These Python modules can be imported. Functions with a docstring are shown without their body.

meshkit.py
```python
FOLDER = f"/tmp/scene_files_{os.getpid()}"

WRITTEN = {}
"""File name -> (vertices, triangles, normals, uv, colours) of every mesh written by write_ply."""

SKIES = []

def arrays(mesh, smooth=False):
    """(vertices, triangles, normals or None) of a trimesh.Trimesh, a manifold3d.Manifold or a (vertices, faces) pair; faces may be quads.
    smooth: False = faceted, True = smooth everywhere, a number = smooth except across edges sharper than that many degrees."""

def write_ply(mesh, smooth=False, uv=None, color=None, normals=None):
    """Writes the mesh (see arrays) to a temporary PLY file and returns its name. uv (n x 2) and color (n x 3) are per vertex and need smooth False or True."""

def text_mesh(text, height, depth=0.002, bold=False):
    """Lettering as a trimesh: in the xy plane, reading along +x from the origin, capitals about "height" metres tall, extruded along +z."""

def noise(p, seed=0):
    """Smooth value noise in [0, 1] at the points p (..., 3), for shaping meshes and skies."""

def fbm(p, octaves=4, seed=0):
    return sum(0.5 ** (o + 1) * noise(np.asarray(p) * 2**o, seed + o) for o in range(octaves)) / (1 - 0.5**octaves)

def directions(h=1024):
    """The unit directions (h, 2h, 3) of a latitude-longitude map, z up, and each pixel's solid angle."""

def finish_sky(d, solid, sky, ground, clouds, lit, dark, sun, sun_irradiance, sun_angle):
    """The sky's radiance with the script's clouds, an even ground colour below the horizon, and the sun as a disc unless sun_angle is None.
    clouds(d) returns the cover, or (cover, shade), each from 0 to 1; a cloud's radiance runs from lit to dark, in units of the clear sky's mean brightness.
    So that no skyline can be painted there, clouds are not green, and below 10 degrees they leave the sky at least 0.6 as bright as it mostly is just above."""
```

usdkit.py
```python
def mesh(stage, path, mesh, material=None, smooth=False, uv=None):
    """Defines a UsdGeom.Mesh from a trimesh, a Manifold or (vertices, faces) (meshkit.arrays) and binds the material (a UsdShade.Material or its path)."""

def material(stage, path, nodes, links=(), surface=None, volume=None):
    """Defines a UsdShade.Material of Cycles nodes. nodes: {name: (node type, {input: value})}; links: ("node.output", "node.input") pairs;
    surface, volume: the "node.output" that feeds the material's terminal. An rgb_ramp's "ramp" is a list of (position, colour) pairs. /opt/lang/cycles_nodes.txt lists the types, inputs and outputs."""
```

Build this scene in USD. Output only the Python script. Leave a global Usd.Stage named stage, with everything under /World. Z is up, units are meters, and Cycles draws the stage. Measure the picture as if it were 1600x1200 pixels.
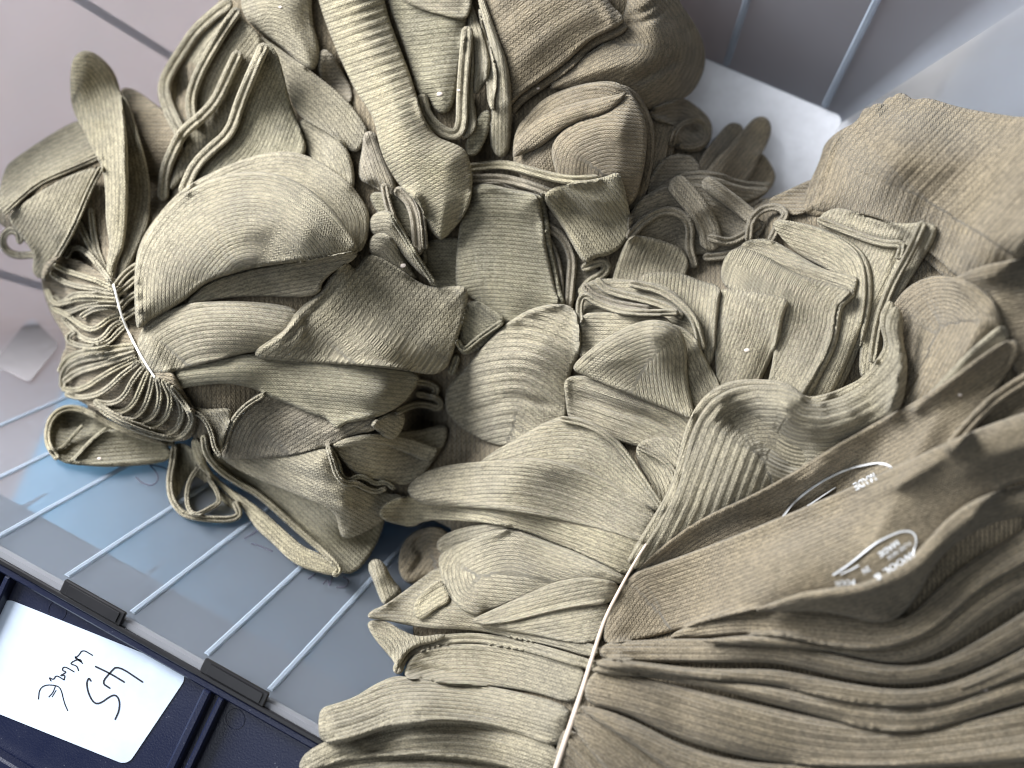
import math, random, numpy as np, trimesh, shapely, usdkit, meshkit
from shapely.geometry import Polygon, LineString, Point
from scipy.spatial import Delaunay
from scipy import ndimage as ndi
from pxr import Usd, UsdGeom, UsdLux, UsdShade, Gf, Sdf, Vt

EXPOSURE = 0.0
LIGHTS = [('window_light', (-0.86, 0.72, 0.84), (-0.15, 0.0, 0.2), 0.75, 0.8, 30.0, (0.98, 0.985, 1.0)),
          ('ceiling_light', (-0.5, -0.1, 2.2), (0.0, 0.1, 0.2), 1.4, 1.2, 3.0, (0.90, 0.95, 1.0))]  # overhead fill is added, no lamp known there
AMBIENT = ((0.80, 0.88, 1.0), 0.05)
stage = Usd.Stage.CreateInMemory()
UsdGeom.SetStageUpAxis(stage, UsdGeom.Tokens.z)
UsdGeom.SetStageMetersPerUnit(stage, 1.0)
UsdGeom.Xform.Define(stage, '/World')
UsdGeom.Scope.Define(stage, '/World/Looks')
random.seed(7)
RNG = np.random.default_rng(7)

# ---------------------------------------------------------------- camera (looks down into the crate, slightly tilted)
F, HC, NAD = 1600.0, 0.75, (1048.0, 650.0)
_d = np.array([NAD[0] - 800, -(NAD[1] - 600), -F]); _d /= np.linalg.norm(_d)
_v = np.cross(_d, [0, 0, -1.0]); _c = -_d[2]
_K = np.array([[0, -_v[2], _v[1]], [_v[2], 0, -_v[0]], [-_v[1], _v[0], 0]])
ROT = np.eye(3) + _K + _K @ _K / (1 + _c)
CAM = np.array([0, 0, HC])
cam = UsdGeom.Camera.Define(stage, '/World/camera')
M = np.eye(4); M[:3, :3] = ROT.T; M[3, :3] = CAM
cam.AddTransformOp().Set(Gf.Matrix4d(*M.ravel().tolist()))
cam.CreateHorizontalApertureAttr(26.0); cam.CreateVerticalApertureAttr(19.5); cam.CreateFocalLengthAttr(26.0)
cam.CreateClippingRangeAttr(Gf.Vec2f(0.01, 50))
cam.CreateFocusDistanceAttr(0.56); cam.CreateFStopAttr(3.1)
cam.CreateExposureAttr(EXPOSURE)

# ---------------------------------------------------------------- light: a window to the left, a soft fill added overhead
def rect_light(name, pos, target, w, h, power, color):
    l = UsdLux.RectLight.Define(stage, '/World/' + name)
    l.CreateWidthAttr(w); l.CreateHeightAttr(h); l.CreateIntensityAttr(power); l.CreateColorAttr(Gf.Vec3f(*color))
    p, t = np.array(pos, float), np.array(target, float)
    z = p - t; z /= np.linalg.norm(z)
    x = np.cross([0, 0, 1.0], z); x /= np.linalg.norm(x); y = np.cross(z, x)
    m = np.eye(4); m[0, :3], m[1, :3], m[2, :3], m[3, :3] = x, y, z, p
    l.AddTransformOp().Set(Gf.Matrix4d(*m.ravel().tolist()))
for _l in LIGHTS: rect_light(*_l)

def look_sky():
    m = usdkit.material(stage, '/World/Looks/ambient', {'bg': ('background_shader', {'color': AMBIENT[0], 'strength': AMBIENT[1]})}, [], surface='bg.background')
    d = UsdLux.DomeLight.Define(stage, '/World/sky')
    UsdShade.MaterialBindingAPI.Apply(d.GetPrim()).Bind(m)
    d.GetPrim().SetCustomDataByKey('kind', 'structure')
    d.GetPrim().SetCustomDataByKey('label', 'dim even light of the room around the crate')
if AMBIENT[1] > 0: look_sky()

def rays(x, y):
    v = np.stack([np.asarray(x, float) - 800, -(np.asarray(y, float) - 600), np.full(np.shape(x), -F)], -1)
    return v @ ROT.T
def at(x, y, z):
    """The point at height z that the photograph shows at pixel (x, y) of 1600 x 1200."""
    r = rays(x, y)
    return CAM + r * ((np.asarray(z) - HC) / r[..., 2])[..., None]

# ---------------------------------------------------------------- names and custom data
_used = {}
def numbered(parent, name):
    n = _used.get((parent, name), -1) + 1
    _used[(parent, name)] = n
    return f'{parent}/{name}' if n == 0 else f'{parent}/{name}_{n:03d}'
def tag(prim, label=None, category=None, group=None, kind=None):
    for k, v in (('label', label), ('category', category), ('group', group), ('kind', kind)):
        if v: prim.SetCustomDataByKey(k, v)
    return prim
def obj(name, mesh, mat, parent='/World', smooth=False, uv=None, **t):
    return tag(usdkit.mesh(stage, numbered(str(parent), name), mesh, mat, smooth=smooth, uv=uv).GetPrim(), **t)
def thing(name, **t):
    return tag(UsdGeom.Xform.Define(stage, numbered('/World', name)).GetPrim(), **t)

# ---------------------------------------------------------------- materials
def mat(name, nodes, links, surface='p.BSDF'):
    return usdkit.material(stage, '/World/Looks/' + name, nodes, links, surface=surface)
def knit(name, lo, hi, depth=0.0007):
    nd = {'tc': ('texture_coordinate', {}), 'sx': ('separate_xyz', {}),
          'fu': ('math', {'math_type': 'fraction'}), 'su': ('math', {'math_type': 'subtract', 'value2': 0.5}), 'ab': ('math', {'math_type': 'absolute'}),
          'sl': ('math', {'math_type': 'multiply_add', 'value2': 1.9}),
          'tp': ('math', {'math_type': 'multiply', 'value2': 6.28318}), 'co': ('math', {'math_type': 'cosine'}),
          'st': ('math', {'math_type': 'multiply_add', 'value2': 0.30, 'value3': 0.70}),
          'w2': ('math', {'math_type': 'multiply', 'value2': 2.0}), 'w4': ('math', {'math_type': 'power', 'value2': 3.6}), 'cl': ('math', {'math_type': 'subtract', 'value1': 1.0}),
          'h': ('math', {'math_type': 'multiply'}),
          'fz': ('noise_texture', {'scale': 1700.0, 'detail': 3.0, 'roughness': 0.75}),
          'hf': ('math', {'math_type': 'multiply_add', 'value2': 0.45}),
          'bp': ('bump', {'strength': 1.0, 'distance': depth}),
          'n2': ('noise_texture', {'scale': 45.0, 'detail': 3.0}),
          'r1': ('rgb_ramp', {'ramp': [(0.33, lo), (0.70, hi)]}),
          'r2': ('rgb_ramp', {'ramp': [(0.3, (0.88, 0.88, 0.9)), (0.7, (1.06, 1.05, 1.02))]}),
          'm1': ('mix_color', {'blend_type': 'multiply', 'fac': 1.0}),
          'groove_shade': ('math', {'math_type': 'multiply_add', 'value2': 0.55, 'value3': 0.56}), 'm2': ('vector_math', {'vector_math_type': 'scale'}),  # occlusion in the yarn grooves, painted into the wool colour
          'u2': ('math', {'math_type': 'multiply', 'value2': 2.0}), 'fu2': ('math', {'math_type': 'floor'}), 'fv': ('math', {'math_type': 'floor'}), 'cx': ('combine_xyz', {}),
          'wn': ('white_noise_texture', {'dimensions': '2D'}), 'wr': ('math', {'math_type': 'multiply_add', 'value2': 0.50, 'value3': 0.76}), 'wm': ('math', {'math_type': 'multiply'}),
          'fz2': ('noise_texture', {'scale': 1150.0, 'detail': 2.0, 'roughness': 0.7}), 'fa': ('math', {'math_type': 'add'}), 'fh': ('math', {'math_type': 'multiply', 'value2': 0.5}),
          'oi': ('object_info', {}), 'ov': ('math', {'math_type': 'multiply_add', 'value2': 0.20, 'value3': 0.88}),
          'om': ('math', {'math_type': 'multiply'}),
          'sc': ('vector_math', {'math_type': 'scale'}),
          'p': ('principled_bsdf', {'roughness': 0.95, 'specular_ior_level': 0.15, 'sheen_weight': 0.25, 'sheen_roughness': 0.5, 'sheen_tint': (1.0, 0.97, 0.88)})}
    nd.pop('m2')
    ln = [('tc.UV', 'sx.vector'), ('sx.x', 'fu.value1'), ('fu.value', 'su.value1'), ('su.value', 'ab.value1'), ('ab.value', 'sl.value1'), ('sx.y', 'sl.value3'),
          ('sl.value', 'tp.value1'), ('tp.value', 'co.value1'), ('co.value', 'st.value1'), ('ab.value', 'w2.value1'), ('w2.value', 'w4.value1'), ('w4.value', 'cl.value2'),
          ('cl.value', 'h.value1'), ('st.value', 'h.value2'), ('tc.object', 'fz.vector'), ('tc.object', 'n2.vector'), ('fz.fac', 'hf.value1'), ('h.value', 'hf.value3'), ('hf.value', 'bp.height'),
          ('tc.object', 'fz2.vector'), ('fz.fac', 'fa.value1'), ('fz2.fac', 'fa.value2'), ('fa.value', 'fh.value1'), ('fh.value', 'r1.fac'), ('sx.x', 'u2.value1'), ('u2.value', 'fu2.value1'), ('sl.value', 'fv.value1'), ('fu2.value', 'cx.x'), ('fv.value', 'cx.y'), ('cx.vector', 'wn.vector'), ('wn.value', 'wr.value1'), ('om.value', 'wm.value1'), ('wr.value', 'wm.value2'), ('n2.fac', 'r2.fac'), ('r1.color', 'm1.a'), ('r2.color', 'm1.b'), ('h.value', 'groove_shade.value1'), ('oi.random', 'ov.value1'),
          ('ov.value', 'om.value1'), ('groove_shade.value', 'om.value2'), ('m1.result', 'sc.vector1'), ('wm.value', 'sc.scale'), ('sc.vector', 'p.base_color'), ('bp.normal', 'p.normal')]
    return mat(name, nd, ln)
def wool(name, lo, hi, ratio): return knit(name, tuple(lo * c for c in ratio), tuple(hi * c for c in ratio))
WOOL = {'o': wool('olive_wool', 0.12, 0.50, (1.0, 0.90, 0.650)), 'g': wool('shade_green_wool', 0.105, 0.44, (1.0, 0.92, 0.650)),  # green variant: tone of shaded wool put into the base colour
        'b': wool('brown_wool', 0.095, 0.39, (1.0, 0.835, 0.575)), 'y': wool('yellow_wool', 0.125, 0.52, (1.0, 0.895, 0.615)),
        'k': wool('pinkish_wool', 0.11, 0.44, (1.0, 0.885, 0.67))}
def plain(name, color, rough=0.5, bump=0.0, bscale=400.0, **kw):
    nd = {'tc': ('texture_coordinate', {}), 'n': ('noise_texture', {'scale': bscale, 'detail': 4.0}), 'b': ('bump', {'strength': 1.0, 'distance': bump}),
          'n2': ('noise_texture', {'scale': 23.0, 'detail': 5.0, 'roughness': 0.65}),
          'r': ('rgb_ramp', {'ramp': [(0.3, tuple(c * 0.86 for c in color)), (0.7, tuple(min(1, c * 1.08) for c in color))]}),
          'rr': ('math', {'math_type': 'multiply_add', 'value2': 0.25, 'value3': max(0.02, rough - 0.12)}),
          'p': ('principled_bsdf', dict(kw))}
    return mat(name, nd, [('tc.object', 'n.vector'), ('tc.object', 'n2.vector'), ('n.fac', 'b.height'), ('n2.fac', 'r.fac'), ('r.color', 'p.base_color'), ('n2.fac', 'rr.value1'), ('rr.value', 'p.roughness'), ('b.normal', 'p.normal')])
NAVY = mat('navy_plastic', {'tc': ('texture_coordinate', {}), 'n': ('noise_texture', {'scale': 900.0, 'detail': 2.0}), 'b': ('bump', {'strength': 0.5, 'distance': 0.0002}),
        'v': ('voronoi_texture', {'scale': 420.0, 'randomness': 1.0}), 'lt': ('math', {'math_type': 'less_than', 'value2': 0.13}),
        'n2': ('noise_texture', {'scale': 38.0, 'detail': 5.0, 'roughness': 0.7}), 'rp': ('rgb_ramp', {'ramp': [(0.50, (0, 0, 0)), (0.72, (1, 1, 1))]}),
        'dm': ('math', {'math_type': 'multiply'}), 'm': ('mix_color', {'a': (0.0055, 0.0085, 0.028), 'b': (0.16, 0.17, 0.2)}),
        'rr': ('math', {'math_type': 'multiply_add', 'value2': 0.3, 'value3': 0.2}), 'p': ('principled_bsdf', {})},
        [('tc.object', 'n.vector'), ('tc.object', 'v.vector'), ('tc.object', 'n2.vector'), ('n.fac', 'b.height'), ('v.distance', 'lt.value1'), ('n2.fac', 'rp.fac'), ('rp.color', 'dm.value1'), ('lt.value', 'dm.value2'),
         ('dm.value', 'm.fac'), ('m.result', 'p.base_color'), ('n2.fac', 'rr.value1'), ('rr.value', 'p.roughness'), ('b.normal', 'p.normal')])
BLACK = plain('black_plastic', (0.008, 0.008, 0.010), 0.35)
PAPER = plain('label_paper', (0.53, 0.62, 0.75), 0.4)
OLDPAPER = plain('faded_paper', (0.40, 0.38, 0.40), 0.7)
INK = plain('marker_ink', (0.012, 0.012, 0.018), 0.5)
FAINT_INK = plain('faded_marker_ink', (0.10, 0.10, 0.14), 0.6)
PRINT = plain('white_print', (0.72, 0.74, 0.76), 0.7)
RUBBER = plain('rubber_band_tan', (0.70, 0.58, 0.48), 0.55)
THREAD = plain('white_thread', (0.82, 0.80, 0.76), 0.8)
LINT = plain('white_lint', (0.75, 0.66, 0.60), 0.9)
FLOOR = plain('crate_floor_white', (0.78, 0.80, 0.86), 0.6, 0.0012, 130.0)
TABLE = plain('table_grey_brown', (0.33, 0.245, 0.225), 0.6, 0.0003)
MAT_BLUE = plain('blue_sheet', (0.18, 0.44, 0.66), 0.6, 0.0003)
def frosted(name, color, trans, rough):
    return mat(name, {'tc': ('texture_coordinate', {}), 'n': ('noise_texture', {'scale': 30.0, 'detail': 6.0, 'roughness': 0.7}), 'r': ('rgb_ramp', {'ramp': [(0.3, tuple(c * 0.9 for c in color)), (0.7, color)]}),
        'n3': ('noise_texture', {'scale': 260.0, 'detail': 3.0}), 'b': ('bump', {'strength': 0.4, 'distance': 0.0004}),
        'rr': ('math', {'math_type': 'multiply_add', 'value2': 0.12, 'value3': rough - 0.06}),
        'd': ('diffuse_bsdf', {}), 't': ('translucent_bsdf', {}), 'm1': ('mix_closure', {'fac': 0.22}),
        'x': ('refraction_bsdf', {'roughness': rough, 'IOR': 1.02, 'color': (0.92, 0.94, 0.97)}), 'm2': ('mix_closure', {'fac': trans}),
        'g': ('glossy_bsdf', {'roughness': 0.22, 'color': (0.9, 0.9, 0.9)}), 'f': ('fresnel', {'IOR': 1.09}), 'm3': ('mix_closure', {})},
        [('tc.object', 'n.vector'), ('tc.object', 'n3.vector'), ('n3.fac', 'b.height'), ('n.fac', 'r.fac'), ('n.fac', 'rr.value1'), ('rr.value', 'g.roughness'), ('b.normal', 'g.normal'),
         ('r.color', 'd.color'), ('r.color', 't.color'), ('d.BSDF', 'm1.closure1'), ('t.BSDF', 'm1.closure2'),
         ('m1.closure', 'm2.closure1'), ('x.BSDF', 'm2.closure2'), ('f.fac', 'm3.fac'), ('m2.closure', 'm3.closure1'), ('g.BSDF', 'm3.closure2')], surface='m3.closure')
PLASTIC = frosted('frosted_plastic', (0.255, 0.285, 0.330), 0.55, 0.42)
RIBPL = frosted('frosted_plastic_rib', (0.42, 0.49, 0.58), 0.40, 0.35)
EDGEPL = frosted('frosted_plastic_rim', (0.30, 0.31, 0.34), 0.25, 0.35)

# ---------------------------------------------------------------- the crate: local axes E (long side), W (into the crate)
EV, WV = np.array([0.900, -0.436, 0.0]), np.array([0.436, 0.900, 0.0])
E0, E1, W0, W1, RIM, DRAFT = -0.433, 0.017, -0.126, 0.245, 0.25, 0.365
def loc(e, w, z): return EV * np.asarray(e)[..., None] + WV * np.asarray(w)[..., None] + np.array([0, 0, 1.0]) * np.asarray(z)[..., None]
def ew(p): return p @ EV, p @ WV
def ring(z, out=0.0, n=12):
    o = DRAFT * z + out; r = 0.006 + 0.06 * z + out
    e0, e1, w0, w1 = E0 - o, E1 + o, W0 - o, W1 + o
    pts = []
    for cx, cy, a in ((e1 - r, w1 - r, 0), (e0 + r, w1 - r, 90), (e0 + r, w0 + r, 180), (e1 - r, w0 + r, 270)):
        for t in np.linspace(a, a + 90, n): pts.append((cx + r * math.cos(math.radians(t)), cy + r * math.sin(math.radians(t))))
    p = np.array(pts)
    return loc(p[:, 0], p[:, 1], np.full(len(p), z))
def loft(rings):
    n = len(rings[0]); v = np.vstack(rings); f = []
    for k in range(len(rings) - 1):
        for i in range(n):
            j = (i + 1) % n
            f.append((k * n + i, k * n + j, (k + 1) * n + j, (k + 1) * n + i))
    return v, np.array(f)
def closed_loft(rings):
    v, f = loft(rings + [rings[0]])
    n = len(rings[0]); k = len(rings) * n
    f = np.where(f >= k, f - k, f)
    return v[:k], f
def box_local(e0, e1, w0, w1, z0, z1, bev=0.0012):
    import manifold3d as m3
    b = trimesh.creation.box((e1 - e0, w1 - w0, z1 - z0))
    c = np.array([(e0 + e1) / 2, (w0 + w1) / 2, (z0 + z1) / 2])
    s = np.array([e1 - e0, w1 - w0, z1 - z0]) / 2
    pts = []
    bev = min(bev, *(s * 0.45))
    for sx in (-1, 1):
        for sy in (-1, 1):
            for sz in (-1, 1):
                for ax in range(3):
                    q = np.array([sx, sy, sz]) * s
                    q -= np.array([sx, sy, sz]) * bev; q[ax] += (sx, sy, sz)[ax] * bev
                    pts.append(c + q)
    h = trimesh.convex.convex_hull(np.array(pts))
    h.vertices = loc(h.vertices[:, 0], h.vertices[:, 1], h.vertices[:, 2])
    if np.linalg.det(np.array([EV, WV, [0, 0, 1]])) < 0: h.invert()
    return h

crate = thing('storage_crate', label='translucent frosted plastic crate holding all the khaki socks', category='crate')
CP = str(crate.GetPath())
TH = 0.0024
zs = [0.0, 0.03, 0.07, 0.12, 0.17, 0.21, RIM]
obj('wall', closed_loft([ring(z) for z in zs] + [ring(z, TH) for z in zs[::-1]]), PLASTIC, CP, smooth=40)
fl = ring(0.0, 0.001); 
_fp = Polygon([(0, 0)] if False else [tuple(p) for p in np.stack(ew(fl), 1)])
_fm = trimesh.creation.extrude_polygon(_fp, 0.003, engine='earcut'); _fm.vertices = loc(_fm.vertices[:, 0], _fm.vertices[:, 1], _fm.vertices[:, 2] - 0.0035)
obj('floor_panel', _fm, FLOOR, CP)
# thick skirt under the rim on the outside
obj('rim_skirt', closed_loft([ring(RIM - 0.038, 0.0036), ring(RIM - 0.002, 0.0032), ring(RIM - 0.002, 0.0055), ring(RIM - 0.038, 0.0060)]), EDGEPL, CP)
obj('rim', closed_loft([ring(RIM + 0.0005, -0.0008), ring(RIM + 0.003, -0.0003), ring(RIM + 0.003, 0.0045), ring(RIM + 0.0005, 0.005)]), EDGEPL, CP)
# plane hits, to find where a pixel meets a wall
def wall_hit(x, y, which):
    r = rays(x, y)
    ax, s, c0 = {'near': (WV, -1, W0), 'far': (WV, 1, W1), 'left': (EV, -1, E0), 'right': (EV, 1, E1)}[which]
    # s*(p.ax - c0) = DRAFT*z
    a = s * (CAM @ ax - c0) - DRAFT * CAM[2]; b = s * (r @ ax) - DRAFT * r[..., 2]
    t = -a / b
    return CAM + r * t[..., None] if np.ndim(t) else CAM + r * t
def wall_rib(which, pix, width, proud, z0=0.004, z1=RIM - 0.004, mat_=None):
    p = wall_hit(np.array(float(pix[0])), np.array(float(pix[1])), which)
    ax, s, c0, run = {'near': (WV, -1, W0, EV), 'far': (WV, 1, W1, EV), 'left': (EV, -1, E0, WV), 'right': (EV, 1, E1, WV)}[which]
    k = p @ run
    def q(d, z, pr): return run * (k + d) + ax * (c0 + s * (DRAFT * z - pr)) + np.array([0, 0, z])
    v = [q(dd, z, pr) for z in (z0, z1) for dd, pr in ((-width / 2, 0.0004), (-width * 0.25, proud), (width * 0.25, proud), (width / 2, 0.0004))]
    m = trimesh.convex.convex_hull(np.array(v))
    return obj('rib', m, mat_ or RIBPL, CP)
for pix in ((60, 640), (42, 726), (108, 778), (190, 845), (303, 884), (395, 957), (507, 986)):
    wall_rib('near', pix, 0.0036, 0.0011)
for pix in ((170, 28), (30, 437)):
    wall_rib('left', pix, 0.006, 0.0006, mat_=PLASTIC)
for pix in ((1148, 60), (1328, 85)):
    wall_rib('far', pix, 0.005, 0.0022)
# triangular fins between wall and skirt
for pix in ((42, 782), (235, 888), (440, 998)):
    p = wall_hit(np.array(float(pix[0])), np.array(float(pix[1])), 'near'); k = p @ EV
    v = []
    for dd in (-0.0008, 0.0008):
        for z, off in ((RIM - 0.055, 0.0027), (RIM - 0.004, 0.0027), (RIM - 0.036, 0.0056), (RIM - 0.004, 0.0056)):
            v.append(EV * (k + dd) + WV * (W0 - DRAFT * z - off) + np.array([0, 0, z]))
    obj('fin', trimesh.convex.convex_hull(np.array(v)), RIBPL, CP)

# navy lid flaps, folded out
def pe(x, y, z=0.252): return ew(at(np.array(float(x)), np.array(float(y)), np.array(z)))
WN = W0 - DRAFT * RIM - 0.0065                    # outer edge of the rim on the near side
lid = thing('lid_flap', label='navy blue plastic lid flap with a white label, folded open at lower left', category='lid')
LP = str(lid.GetPath())
ea, _ = pe(-420, 640); eb = 0.16
obj('panel', box_local(ea, eb, WN - 0.165, WN - 0.004, 0.2405, 0.2445), NAVY, LP)
obj('border_ridge', box_local(ea, eb, WN - 0.0048, WN - 0.0002, 0.236, 0.2530, 0.0014), NAVY, LP)
obj('hinge_edge', box_local(ea, eb, WN + 0.0003, WN + 0.0030, 0.2534, 0.2556, 0.0008), BLACK, LP)
for x, y in ((334, 1058), (0, 872), (-290, 706)):
    e, w = pe(x, y)
    obj('cross_rib', box_local(e - 0.0025, e + 0.0025, WN - 0.1649, WN - 0.0050, 0.2440, 0.2522), NAVY, LP)
    obj('cross_rib', box_local(e + 0.0065, e + 0.0100, WN - 0.1648, WN - 0.0051, 0.2440, 0.2520), NAVY, LP)
e_, w_ = pe(-10, 1176)
obj('border_ridge', box_local(ea, eb, w_ - 0.012, w_ - 0.0005, 0.2440, 0.2525), NAVY, LP)
for x, y in ((398, 1150), (62, 950)):
    e, w = pe(x - 45, y)
for (x, y) in ((155, 930), (375, 1054), (-60, 812)):
    e, w = pe(x, y)
    obj('hinge', box_local(e - 0.019, e + 0.019, WN + 0.0032, WN + 0.0108, 0.2538, 0.2562, 0.0010), BLACK, LP)
    obj('hinge_pin', box_local(e - 0.015, e + 0.0165, WN + 0.0042, WN + 0.0098, 0.2563, 0.2572, 0.0004), BLACK, LP)
for x, y in ((358, 1130), (77, 958)):            # moulded ejector rings
    e, w = pe(x, y)
    t = trimesh.creation.torus(0.0052, 0.00022, major_sections=40, minor_sections=6); t.vertices = loc(t.vertices[:, 0] + e, t.vertices[:, 1] + w, t.vertices[:, 2] + 0.2446)
    obj('moulded_ring', t, NAVY, LP)
# right-hand flap
WR = E1 + DRAFT * RIM + 0.0065
lid2 = thing('lid_flap', label='navy lid flap just showing beyond the big cuff at the right edge', category='lid')
L2 = str(lid2.GetPath())
obj('panel', box_local(WR + 0.004, WR + 0.16, W0 - 0.10, W1 + 0.09, 0.2405, 0.2445), NAVY, L2)
obj('border_ridge', box_local(WR + 0.0005, WR + 0.0125, W0 - 0.10, W1 + 0.09, 0.236, 0.2535, 0.0018), NAVY, L2)

# paper label, handwriting
def pix_shape(poly, zf, depth):
    """A flat shape given in photo pixels, laid at height zf(x, y), depth thick."""
    m = trimesh.creation.extrude_polygon(poly, 1.0, engine='earcut')
    v = m.vertices; z = zf(v[:, 0], v[:, 1])
    m.vertices = at(v[:, 0], v[:, 1], z + v[:, 2] * depth); m.fix_normals()
    return m
def smooth_line(p, it=3):
    p = np.asarray(p, float)
    for _ in range(it):
        q = [p[0]]
        for a, b in zip(p[:-1], p[1:]): q += [a * 0.75 + b * 0.25, a * 0.25 + b * 0.75]
        p = np.array(q + [p[-1]])
    return p
LAB = Polygon([(8, 934), (297, 1050), (199, 1196), (-90, 1080)]).buffer(-18).buffer(18, quad_segs=8)
label = thing('label_sticker', label='white paper label with black handwriting 45 LARGE on navy lid', category='label')
obj('paper', pix_shape(LAB, lambda x, y: np.full(len(x), 0.2448), 0.0003), PAPER, str(label.GetPath()))
def zl(pts): return [(x / 4.0, 900 + y / 4.0) for x, y in pts]
for w, st in ((2.3, [(890, 662), (735, 558), (690, 600), (635, 668), (685, 700)]), (2.3, [(598, 566), (690, 610), (775, 662)]),
              (2.3, [(567, 655), (555, 636), (540, 665), (550, 730), (585, 795), (625, 798), (690, 750), (725, 742), (748, 780), (745, 840), (720, 895)]),
              (1.7, [(577, 495), (515, 458), (490, 500), (462, 512), (515, 540), (495, 515), (430, 548), (480, 560), (490, 590)]),
              (1.7, [(515, 545), (470, 505)]), (1.7, [(462, 598), (400, 562), (385, 590), (420, 600), (370, 625), (408, 618), (400, 648)]),
              (1.7, [(398, 648), (350, 618), (335, 650), (305, 632), (318, 655)]), (1.6, [(240, 768), (245, 710), (280, 680), (345, 682), (380, 700), (400, 790), (422, 840)]),
              (1.4, [(305, 755), (330, 730), (345, 690)]), (1.2, [(325, 755), (350, 715)])):
    g = LineString(smooth_line(zl(st), 2)).buffer(w / 2 * 1.2)
    obj('pen_stroke', pix_shape(g if g.geom_type == 'Polygon' else max(g.geoms, key=lambda q: q.area), lambda x, y: np.full(len(x), 0.2451), 0.00012), INK, str(label.GetPath()))

def wall_stroke(pts, w, which='near'):
    g = LineString(smooth_line(pts, 2)).buffer(w / 2)
    m = trimesh.creation.extrude_polygon(g if g.geom_type == 'Polygon' else max(g.geoms, key=lambda q: q.area), 1.0, engine='earcut'); v = m.vertices
    p = wall_hit(v[:, 0], v[:, 1], which)
    m.vertices = p + WV * (0.0002 + 0.00015 * v[:, 2:3]); m.fix_normals()
    obj('marker_scribble', m, FAINT_INK, CP)
for st in ([(212, 746), (222, 756), (238, 760), (248, 750), (244, 738), (236, 730), (233, 725)], [(236, 727), (252, 730), (264, 735)],
           [(382, 842), (402, 830)], [(393, 850), (405, 853), (425, 862)], [(482, 905), (492, 898)], [(505, 913), (512, 904), (514, 918), (520, 900)],
           [(526, 918), (540, 918), (546, 908), (536, 902)]):
    wall_stroke(st, 2.0)
# torn paper patch behind the frosted corner
def patch(poly, which):
    m = trimesh.creation.extrude_polygon(poly, 1.0, engine='earcut'); v = m.vertices
    p = wall_hit(v[:, 0], v[:, 1], which); ax = -WV if which == 'near' else -EV
    m.vertices = p + ax * (-0.0015 + 0.0003 * v[:, 2:3]); m.fix_normals(); return m
obj('paper_patch', patch(Polygon([(47, 497), (92, 542), (45, 600), (-14, 572)]).buffer(-9).buffer(9), 'near'), OLDPAPER, label='pale square of paper stuck on the frosted left corner of crate', category='paper')

# table, and a blue sheet added to tint the near wall
tb = trimesh.creation.box((6, 6, 0.02)); tb.apply_translation((0, 0, -0.0160)); obj('table_top', tb, TABLE, kind='structure', label='grey brown surface under the crate')
sh = trimesh.creation.box((1.5, 0.66, 0.002)); sh.vertices = loc(sh.vertices[:, 0] + 0.31, sh.vertices[:, 1] - 0.40, sh.vertices[:, 2] - 0.0045)
obj('blue_sheet', sh, MAT_BLUE, kind='structure', label='added blue sheet under the near side of the crate, tinting its wall')

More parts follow.
